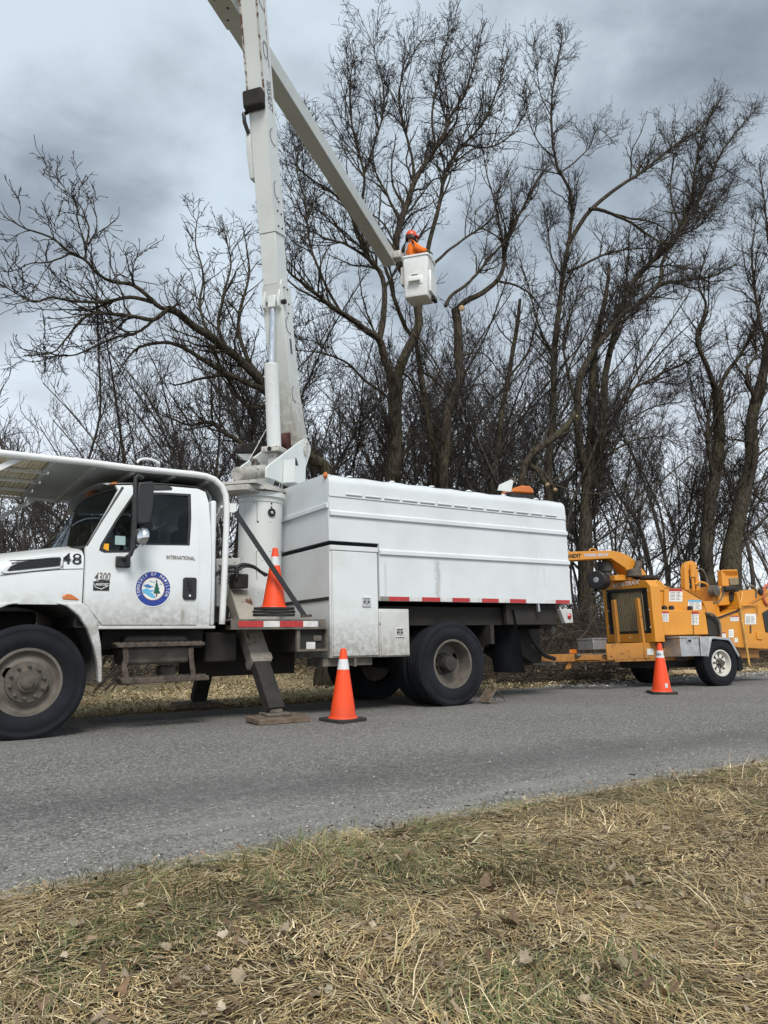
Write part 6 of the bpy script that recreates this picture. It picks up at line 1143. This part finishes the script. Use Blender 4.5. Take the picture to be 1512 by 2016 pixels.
# radiator end
UF = 2.08; fr = [CU(x, y, UF)[1:] for x, y in ((468, 322), (522, 266), (738, 264), (768, 300), (803, 652), (502, 655))]; rad = [CU(x, y, UF)[1:] for x, y in ((488, 326), (746, 309), (777, 598), (514, 606))]
cen = np.mean(fr, axis=0)
b = B(); A_ = ring_angles([tuple(k) for k in fr], [tuple(k) for k in rad], tuple(cen), 24); V = []
for du, po, kk in ((.05, rad, 0), (0, rad, 0), (0, fr, 0), (.2, fr, 0)):
    for t in A_: r_ = cast([tuple(k) for k in po], tuple(cen), t); V.append((UF + du, cen[0] + r_ * cos(t), cen[1] + r_ * sin(t)))
n = len(A_); b.add(V, [(i * n + k, i * n + (k + 1) % n, (i + 1) * n + (k + 1) % n, (i + 1) * n + k) for i in range(3) for k in range(n)]); shroud = b.build('engine_shroud', M[OR], chp)
b = B(); b.slab([(UF + .03, y, z) for y, z in rad], (.03, 0, 0)); core = b.build('radiator', M['black'], shroud)
va, vb = rad[0][0], rad[1][0]; zt1, zb1 = min(rad[0][1], rad[1][1]), max(rad[2][1], rad[3][1])
for k in range(18):                                           # radiator fins
    f = .13 + .74 * (k + .5) / 18; vt = rad[0][0] * (1 - f) + rad[1][0] * f; vb_ = rad[3][0] * (1 - f) + rad[2][0] * f; b = B(); b.beam((UF + .022, vt, zt1 - .03), (UF + .022, vb_, zb1 + .03), .018, (rad[0][0] - rad[1][0]) * .74 / 18 * .42, (1, 0, 0)); b.build('radiator_fin', M['radiator'], core)
for a0, a1 in ((0, 1), (1, 2), (2, 3), (3, 0)): b = B(); b.beam((UF + .016, *rad[a0]), (UF + .016, *rad[a1]), .03, .09, (1, 0, 0)); b.build('radiator_frame', M['black'], core)
for px in ((496, 345), (503, 460), (509, 560), (752, 330), (762, 450), (770, 560), (620, 300), (640, 625)): p = CU(*px, UF - .001); b = B(); b.lathe([(.014, 0), (.011, .01), (.001, .011)], p, (-1, 0, 0), 8); b.build('bolt', M['alu'], shroud)
for (xa, ya), (xb, yb) in (((538, 388), (575, 762)), ((686, 378), (735, 757))): p0, p1 = CU(xa, ya, UF - .1), CU(xb, yb, UF - .1); b = B(); b.beam(p0, p1, .05, .08, (1, 0, 0)); b.build('guard_bar', M['orangerust'], chp, bevel=.006)
nt = CU(611, 289, UF - .008); rt_ = np.array([0, -1, 0]); nb = B(); wd = abs(CU(520, 283, UF)[1] - CU(702, 275, UF)[1]); letter(nb, 'NORTRAX', nt, (0, -1, .02), (0, .0, 1), .1, wd * .96, .22, .003); nb.build('dealer_lettering', M['paper'], shroud);
# engine cowl, drum housing and covers along the near side
SV = -.44
cslab([(700, 262), (770, 300), (795, 420), (800, 655), (1130, 655), (1130, 440), (960, 320), (872, 300), (845, 280), (790, 262)], SV + .02, .95, 'engine_cowl', OR, bevel=.03)
b = B(); V = []; arc_px = [(775, 300), (785, 275), (810, 262), (840, 270), (868, 305)]; b.slab([CV(*k, SV) for k in arc_px + [(868, 330), (780, 330)]], (0, .8, 0)); b.build('belt_cover', M[OR], chp, bevel=.01)
cslab([(545, 265), (545, 232), (600, 228), (690, 262)], -.1, .3, 'engine_top', OR)
cslab([(862, 312), (970, 312), (1092, 385), (1098, 455), (855, 455)], SV - .012, .03, 'side_cover', OR)
tank = cslab([(848, 448), (1035, 455), (1042, 608), (855, 612)], -.64, .3, 'fuel_tank', OR, bevel=.015); tank2 = cslab([(1037, 453), (1118, 455), (1138, 606), (1044, 608)], -.64, .3, 'hydraulic_tank', OR, bevel=.015)
for px in ((858, 438), (903, 438), (1020, 440)): p = CV(*px, -.55); b = B(); b.lathe([(.045, -.03), (.045, .02), (.03, .035), (.001, .04)], p, (0, 0, 1), 14); b.build('filler_cap', M['black'], tank, smooth=True)
cslab([(1096, 395), (1160, 395), (1170, 300), (1190, 300), (1210, 480), (1205, 612), (1130, 612), (1120, 450)], -.42, .7, 'feed_housing', OR, bevel=.01)
cslab([(1125, 470), (1190, 500), (1215, 560), (1215, 612), (1135, 612)], -.6, .15, 'pump_recess', 'frame')
for pts, v, r in (([(1120, 470), (1165, 480), (1205, 530), (1215, 612)], -.66, .018), ([(820, 440), (812, 500), (830, 560), (845, 590)], -.6, .014), ([(1050, 290), (1085, 275), (1125, 290), (1140, 330), (1140, 400)], -.35, .02), ([(1060, 185), (1100, 200), (1125, 250), (1130, 300)], -.32, .016), ([(1170, 410), (1205, 395), (1225, 360), (1225, 310)], -.6, .014), ([(1380, 310), (1410, 300), (1435, 330), (1435, 370)], -.62, .022)):
    b = B(); b.tube(catmull([CV(*k, v) for k in pts], 18), r, 8); b.build('hydraulic_hose', M['greysteel' if r != .02 else OR], chp, smooth=True)
for pts in ([(1036, 455), (1043, 608)], [(862, 312), (970, 312), (1092, 385)], [(1100, 400), (1120, 450), (1135, 600)]):
    b = B(); b.tube([CV(*k, -.645 if pts[0][0] == 1036 else SV - .016) for k in pts], .005, 4); b.build('panel_seam', M['frame'], chp)
# lift yoke
yk = [(990, 325), (987, 190), (995, 160), (1015, 142), (1040, 142), (1062, 160), (1070, 190), (1085, 330), (1062, 330), (1050, 200), (1042, 182), (1022, 182), (1012, 200), (1018, 325)]
cslab(yk, -.32, .1, 'lift_yoke', OR); b = B(); b.tube([CV(1032, 165, -.34), CV(1035, 245, -.34)], .045, 12); b.tube([CV(1035, 245, -.34), CV(1042, 330, -.34)], .025, 10); b.build('yoke_cylinder', M[OR], chp, smooth=True)
# infeed hopper
hop = cslab([(1200, 488), (1300, 455), (1338, 430), (1350, 335), (1430, 318), (1600, 320), (1640, 705), (1330, 690), (1242, 672), (1215, 610)], -.62, 1.2, 'infeed_hopper', OR, bevel=.012)
cslab([(1195, 305), (1300, 300), (1312, 330), (1270, 345), (1275, 420), (1200, 425)], -.45, .6, 'feed_roller_box', OR, bevel=.015); cslab([(1268, 345), (1330, 325), (1335, 390), (1268, 395)], -.46, .4, 'feed_opening', 'frame')
b = B(); b.tube([CV(1232, 320, -.5), CV(1300, 318, -.5)], .05, 14); b.build('hydraulic_motor', M['frame'], chp, smooth=True); b = B(); p = CV(1185, 330, -.5); b.lathe([(.001, .03), (.1, .02), (.1, -.1), (.001, -.1)], p, (.2, -1, 0), 20); b.build('motor_flange', M['greysteel'], chp, smooth=True)
bin_ = cslab([(1220, 198), (1318, 195), (1330, 290), (1228, 300)], -.1, .02, 'hopper_tray', OR); 
for k in range(12): x = 1226 + k * 8; b = B(); b.beam(CV(x, 203, -.13), CV(x + 6 - (k - 6) * .5, 250, -.08), .014, .018); b.build('tray_rib', M[OR], bin_)
cslab([(1218, 200), (1262, 250), (1268, 300), (1225, 300)], -.2, .1, 'tray_side', OR); cslab([(1270, 252), (1325, 248), (1330, 290), (1275, 295)], -.14, .03, 'tray_floor', 'radiator')
b = B(); b.tube([CV(1322, 355, -.66), CV(1395, 802, -.66)], .018, 8); b.build('hopper_prop', plain('worn_yellow_tube', (.55, .33, .08), .6, var=.3), chp, smooth=True); b = B(); b.tube([CV(1318, 340, -.67), CV(1335, 440, -.67)], .03, 8); b.build('prop_sleeve', M[OR], chp, smooth=True)
b = B(); b.tube(catmull([CV(*k, -.66) for k in ((1345, 425), (1400, 420), (1438, 418), (1447, 440), (1450, 475))], 14), .013, 6); b.build('control_bar', M[OR], chp, smooth=True)
b = B(); b.beam(CV(1200, 500, -.635), CV(1330, 450, -.635), .02, .025); b.build('hopper_rim', M['frame'], chp); b = B(); b.beam(CV(1330, 450, -.635), CV(1512, 345, -.635), .02, .03); b.build('hopper_rim', M['orangerust'], chp)
b = B(); p = CV(1495, 335, -.64); b.tube(catmull([CV(*k, -.64) for k in ((1512, 290), (1490, 310), (1480, 350), (1492, 400), (1512, 420))], 16), .025, 8); b.build('safety_bar', plain('red_orange_bar', (.5, .12, .06), .5), chp, smooth=True); b = B(); b.lathe([(.001, .04), (.05, .03), (.055, 0)], CV(1462, 335, -.63), (0, -1, 0), 14); b.build('tail_lamp', M['black'], chp, smooth=True)
cslab([(1478, 470), (1530, 440), (1560, 600), (1500, 590)], -.635, .02, 'hopper_flap', 'black'); cslab([(1400, 545), (1408, 548), (1408, 600), (1400, 596)], -.632, .02, 'hopper_latch', 'rusty'); cslab([(1440, 590), (1478, 595), (1480, 640), (1445, 635)], -.64, .03, 'hopper_hinge', OR)
# decals
def decal(x0, y0, x1, y1, v, head, parent=chp, rows=6, tilt=0):
    P = [CV(x, y, v) for x, y in ((x0, y0 + tilt), (x1, y0), (x1, y1), (x0, y1 + tilt))]; b = B(); b.slab(P, (0, .002, 0)); d = b.build('warning_decal', M['paper'], parent)
    def sub(fx0, fx1, fy0, fy1, m, nm):
        f = lambda a, c_: (P[0] * (1 - a) + P[1] * a) * (1 - c_) + (P[3] * (1 - a) + P[2] * a) * c_; b = B(); b.slab([f(fx0, fy0) - [0, .0015, 0], f(fx1, fy0) - [0, .0015, 0], f(fx1, fy1) - [0, .0015, 0], f(fx0, fy1) - [0, .0015, 0]], (0, .001, 0)); b.build(nm, M[m], d)
    if head: sub(.0, 1, 0, .2, head, 'decal_header')
    for k in range(rows):
        y = .27 + .68 * k / rows; sub(.08, .46, y, y + .04, 'greysteel', 'decal_line'); sub(.54, .54 + .38 * random.uniform(.5, 1), y, y + .04, 'greysteel', 'decal_line')
decal(888, 318, 972, 398, SV - .016, 'red'); decal(1008, 388, 1092, 450, SV - .016, 'ltblue'); decal(1030, 460, 1075, 545, -.645, 'red'); decal(843, 460, 885, 525, -.645, 'red'); decal(1275, 488, 1327, 522, -.626, 'red', rows=3); decal(1366, 475, 1437, 542, -.626, None); decal(1264, 574, 1296, 625, -.626, None, rows=3); decal(1222, 592, 1246, 625, -.626, 'red', rows=3); decal(1300, 628, 1322, 655, -.626, None, rows=2)
# chute
ch_pts = [(150, 86), (250, 84), (520, 76), (580, 86), (640, 112), (700, 165), (745, 222), (748, 250), (700, 245), (640, 235), (612, 186), (522, 126), (250, 140), (150, 142)]
chute = cslab(ch_pts, -.13, .26, 'discharge_chute', OR, bevel=.008); b = B(); b.tube(catmull([CV(*k, -.1) for k in ((385, 80), (390, 68), (410, 64), (425, 72), (428, 80))], 12), .012, 6); b.build('chute_handle', M[OR], chute, smooth=True)
for txt, (xa, ya), (xb, yb), sz, mat in (('BANDIT', (218, 114), (332, 110), .085, 'ink'), ('MODEL 200 XP', (352, 107), (505, 103), .065, 'bandtext')):
    p0, p1 = CV(xa, ya, -.133), CV(xb, yb, -.133); d = p1 - p0; L = np.linalg.norm(d); b = B(); letter(b, txt, (p0 + p1) / 2, d / L, (0, 0, 1), sz, L, .18, .004); b.build('chute_lettering', M[mat], chute)
b = B(); p = CV(730, 245, 0); b.lathe([(.16, -.04), (.26, -.04), (.26, .0), (.2, .02), (.16, .02)], p, (0, 0, 1), 24); b.build('chute_turntable', M['frame'], chp, smooth=True)
b = B(); b.lathe([(.11, 0), (.13, .02), (.12, .12), (.08, .14)], CV(668, 246, -.2), (0, 0, 1), 16); p0, p1 = CV(675, 215, -.2), CV(706, 140, -.2); b.tube([p0, p1], .06, 14); b.tube([p1 - (p1 - p0) * .1, p1 + (p1 - p0) * .05], .072, 14); b.build('exhaust_pipe', M['tandark'], chp, smooth=True); b = B(); b.obox(p1 + [0, 0, .05], (1, 0, .3), (0, 1, 0), (-.3, 0, 1), .07, .07, .006); b.build('rain_cap', M['frame'], chp)
# air cleaner
p = CV(450, 266, -.05); b = B(); b.lathe([(.001, .19), (.05, .19), (.135, .185), (.15, .17), (.15, -.12), (.001, -.12)], p, (-.82, -.5, 0), 32); ac = b.build('air_cleaner', M['black'], chp, smooth=True); b = B(); e_ = np.array([-.82, -.5, 0]); e_ /= np.linalg.norm(e_); b.lathe([(.001, .004), (.04, .002), (.045, 0)], p + e_ * .19, e_, 10); b.build('air_cleaner_badge', M['alu'], ac)
p = CV(484, 180, .1); b = B(); b.lathe([(.12, -.08), (.125, -.06), (.125, -.01), (.13, 0), (.13, .07), (.12, .085), (.001, .09)], p, (0, 0, 1), 28); b.lathe([(.09, -.2), (.09, -.08)], p, (0, 0, 1), 20); b.build('pre_cleaner', plain('grey_plastic', (.07, .068, .06), .7), ac, smooth=True); b = B(); b.tube([CV(440, 315, -.05), CV(408, 352, -.05)], .035, 10); b.build('dust_valve', M['black'], ac, smooth=True)
# tool box, fender, wheels
vN = -.86; t0, t1 = CV(955, 622, vN), CV(1085, 742, vN)
b = B(); b.box(t0[0], t1[0], vN, -.5, t1[2], t0[2] - .02); tbx = b.build('tool_box', M['diamond'], chp, bevel=.006); b = B(); b.box(t0[0] - .012, t1[0] + .004, vN - .012, -.49, t0[2] - .019, t0[2] + .01); b.build('tool_box_lid', M['alu'], tbx, bevel=.006)
p = CV(1015, 642, vN - .004); b = B(); b.box(p[0] - .05, p[0] + .05, vN - .01, vN - .001, p[2] - .05, p[2] + .04); lt = b.build('lid_latch', M['alu'], tbx, bevel=.004); b = B(); b.box(p[0] - .03, p[0] + .03, vN - .014, vN - .0105, p[2] - .03, p[2] + .01); b.build('latch_slot', M['black'], lt)
cslab([(1086, 618), (1148, 620), (1130, 745), (1090, 742)], vN + .004, .3, 'fender_panel', 'diamond')
fpx = [(1130, 745), (1150, 622), (1160, 616), (1270, 628), (1285, 645), (1335, 742)]; ip = [(1138, 745), (1158, 640), (1166, 632), (1262, 642), (1276, 656), (1328, 748)]
b = B(); b.prism([CV(*k, vN - .015) for k in fpx + ip[::-1]], [CV(*k, vN - .015) + np.array([0, .03, 0]) for k in fpx + ip[::-1]]); b.build('fender_trim', M['alu'], chp, bevel=.004)
V = [CV(*k, vN) for k in fpx]; b = B(); b.add([tuple(p + np.array([0, dv, 0])) for p in V for dv in (.0, .34)], gridfaces(6, 2).tolist()); b.add([tuple(p + np.array([0, dv, -.012])) for p in V for dv in (.0, .34)], gridfaces(6, 2).tolist()); b.build('fender', M['alu'], chp)
cslab([(1318, 730), (1340, 735), (1358, 828), (1330, 836)], vN + .03, .26, 'mud_flap', 'rubber')
wc = CV(1222, 790, vN)
def small_wheel(v, side, paint):
    c = np.array([wc[0], v, .36]); b = B(); tyre(b, c, .372, .245, .205, (0, side, 0), .008); ty = b.build('wheel', M['rubber'], chp, smooth=True); h = .12
    b = B(); b.lathe([(.215, h * .7), (.213, h * .95), (.195, h * .95), (.188, h * .6), (.17, h * .3), (.165, -h * .2)], c, (0, side, 0), 48); b.build('rim', M[paint], ty, smooth=True)
    b = B(); b.lathe([(.166, h * .15), (.158, h * .35), (.15, h * .4)], c, (0, side, 0), 40); b.build('rim_ring', M[paint], ty, smooth=True)
    for k in range(8): a = 2 * pi * (k + .5) / 8; b = B(); d = np.array([cos(a), 0, sin(a)]); t_ = np.array([-sin(a), 0, cos(a)]); o = c + np.array([0, side * h * .4, 0]); b.slab([o + d * .155 + t_ * .034, o + d * .155 - t_ * .034, o + d * .06 - t_ * .02, o + d * .06 + t_ * .02], (0, side * .02, 0)); b.build('spoke', M[paint], ty, bevel=.004)
    b = B(); b.lathe([(.085, h * .3), (.08, h * .62), (.05, h * .66), (.048, h * 1.1), (.001, h * 1.15)], c, (0, side, 0), 24); b.build('hub', M['tandark'], ty, smooth=True)
    b = B(); b.lathe([(.17, h * .1), (.001, h * .1)], c, (0, side, 0), 28); b.build('brake_drum', M['frame'], ty)
    for k in range(6): a = 2 * pi * k / 6; b = B(); b.lathe([(.01, 0), (.01, .02), (.001, .022)], c + np.array([.068 * cos(a), side * h * .64, .068 * sin(a)]), (0, side, 0), 6); b.build('wheel_nut', M['alu'], ty)
small_wheel(vN + .12, -1, 'whiterim'); small_wheel(.86 - .12, 1, 'whiterim'); b = B(); b.tube([(wc[0], -.75, .36), (wc[0], .75, .36)], .04, 8); b.build('axle', M['frame'], chp)
b = B(); b.box(2.3, 3.3, -.46, .46, .3, .43); b.build('belly_pan', M['frame'], chp); b = B(); p = CV(950, 760, -.45); b.box(p[0] - .12, p[0] + .1, -.52, -.4, p[2] - .03, p[2] + .05); b.build('frame_bracket', M['rusty'], chp)

# ================================================================== CUT WOOD ON THE FAR VERGE
def log(pxs, Y, r, label, mat='bark2'):
    pts = [PY(x, y, Y + .15 * i) for i, (x, y) in enumerate(pxs)]; base = np.array(pts[0]); base[2] = float(ground_z(base[0], base[1]))
    for p in pts: p[2] = max(p[2], float(ground_z(p[0], p[1])) + r * .9)
    o = empty('cut_branch', tuple(base)); b = B(); b.tube(catmull(pts, 14), np.linspace(r, r * .6, 14), 9, caps=False); b.build('branch', M[mat], o, smooth=True)
    for e, k in ((0, 1), (-1, .6)): d = pts[e] - pts[1 if e == 0 else -2]; b = B(); b.lathe([(r * k * 1.01, -.01), (r * k * .96, .004), (.001, .005)], pts[e], d, 9); b.build('sawn_end', M['cutwood'], o)
    tag(o, label, 'branch', 'cut branches lying on the far verge')
log([(1318, 1326), (1345, 1330), (1388, 1336)], 9.9, .07, 'pale peeled branch lying on the verge behind the chipper wheel', 'cutwood'); log([(1190, 1310), (1215, 1318), (1240, 1328)], 10.4, .04, 'broken stick with pale ends behind the chipper tongue', 'bark2'); log([(1060, 1322), (1110, 1332), (1165, 1334)], 10.3, .025, 'thin dark branch lying on the grass behind the mud flap'); log([(1140, 1330), (1200, 1332), (1262, 1334)], 10.1, .03, 'long thin branch lying under the chipper tongue'); log([(1316, 1335), (1340, 1340), (1372, 1345)], 9.7, .035, 'short dark branch beside the lettered cone')
tangle('brush_pile', 500, (9.3, 12.5), (9.9, 11.2), (.4, 1.4), (.005, .016), 'heap of cut branches on the verge behind the chipper', zr=(0, .3), cat='brush')
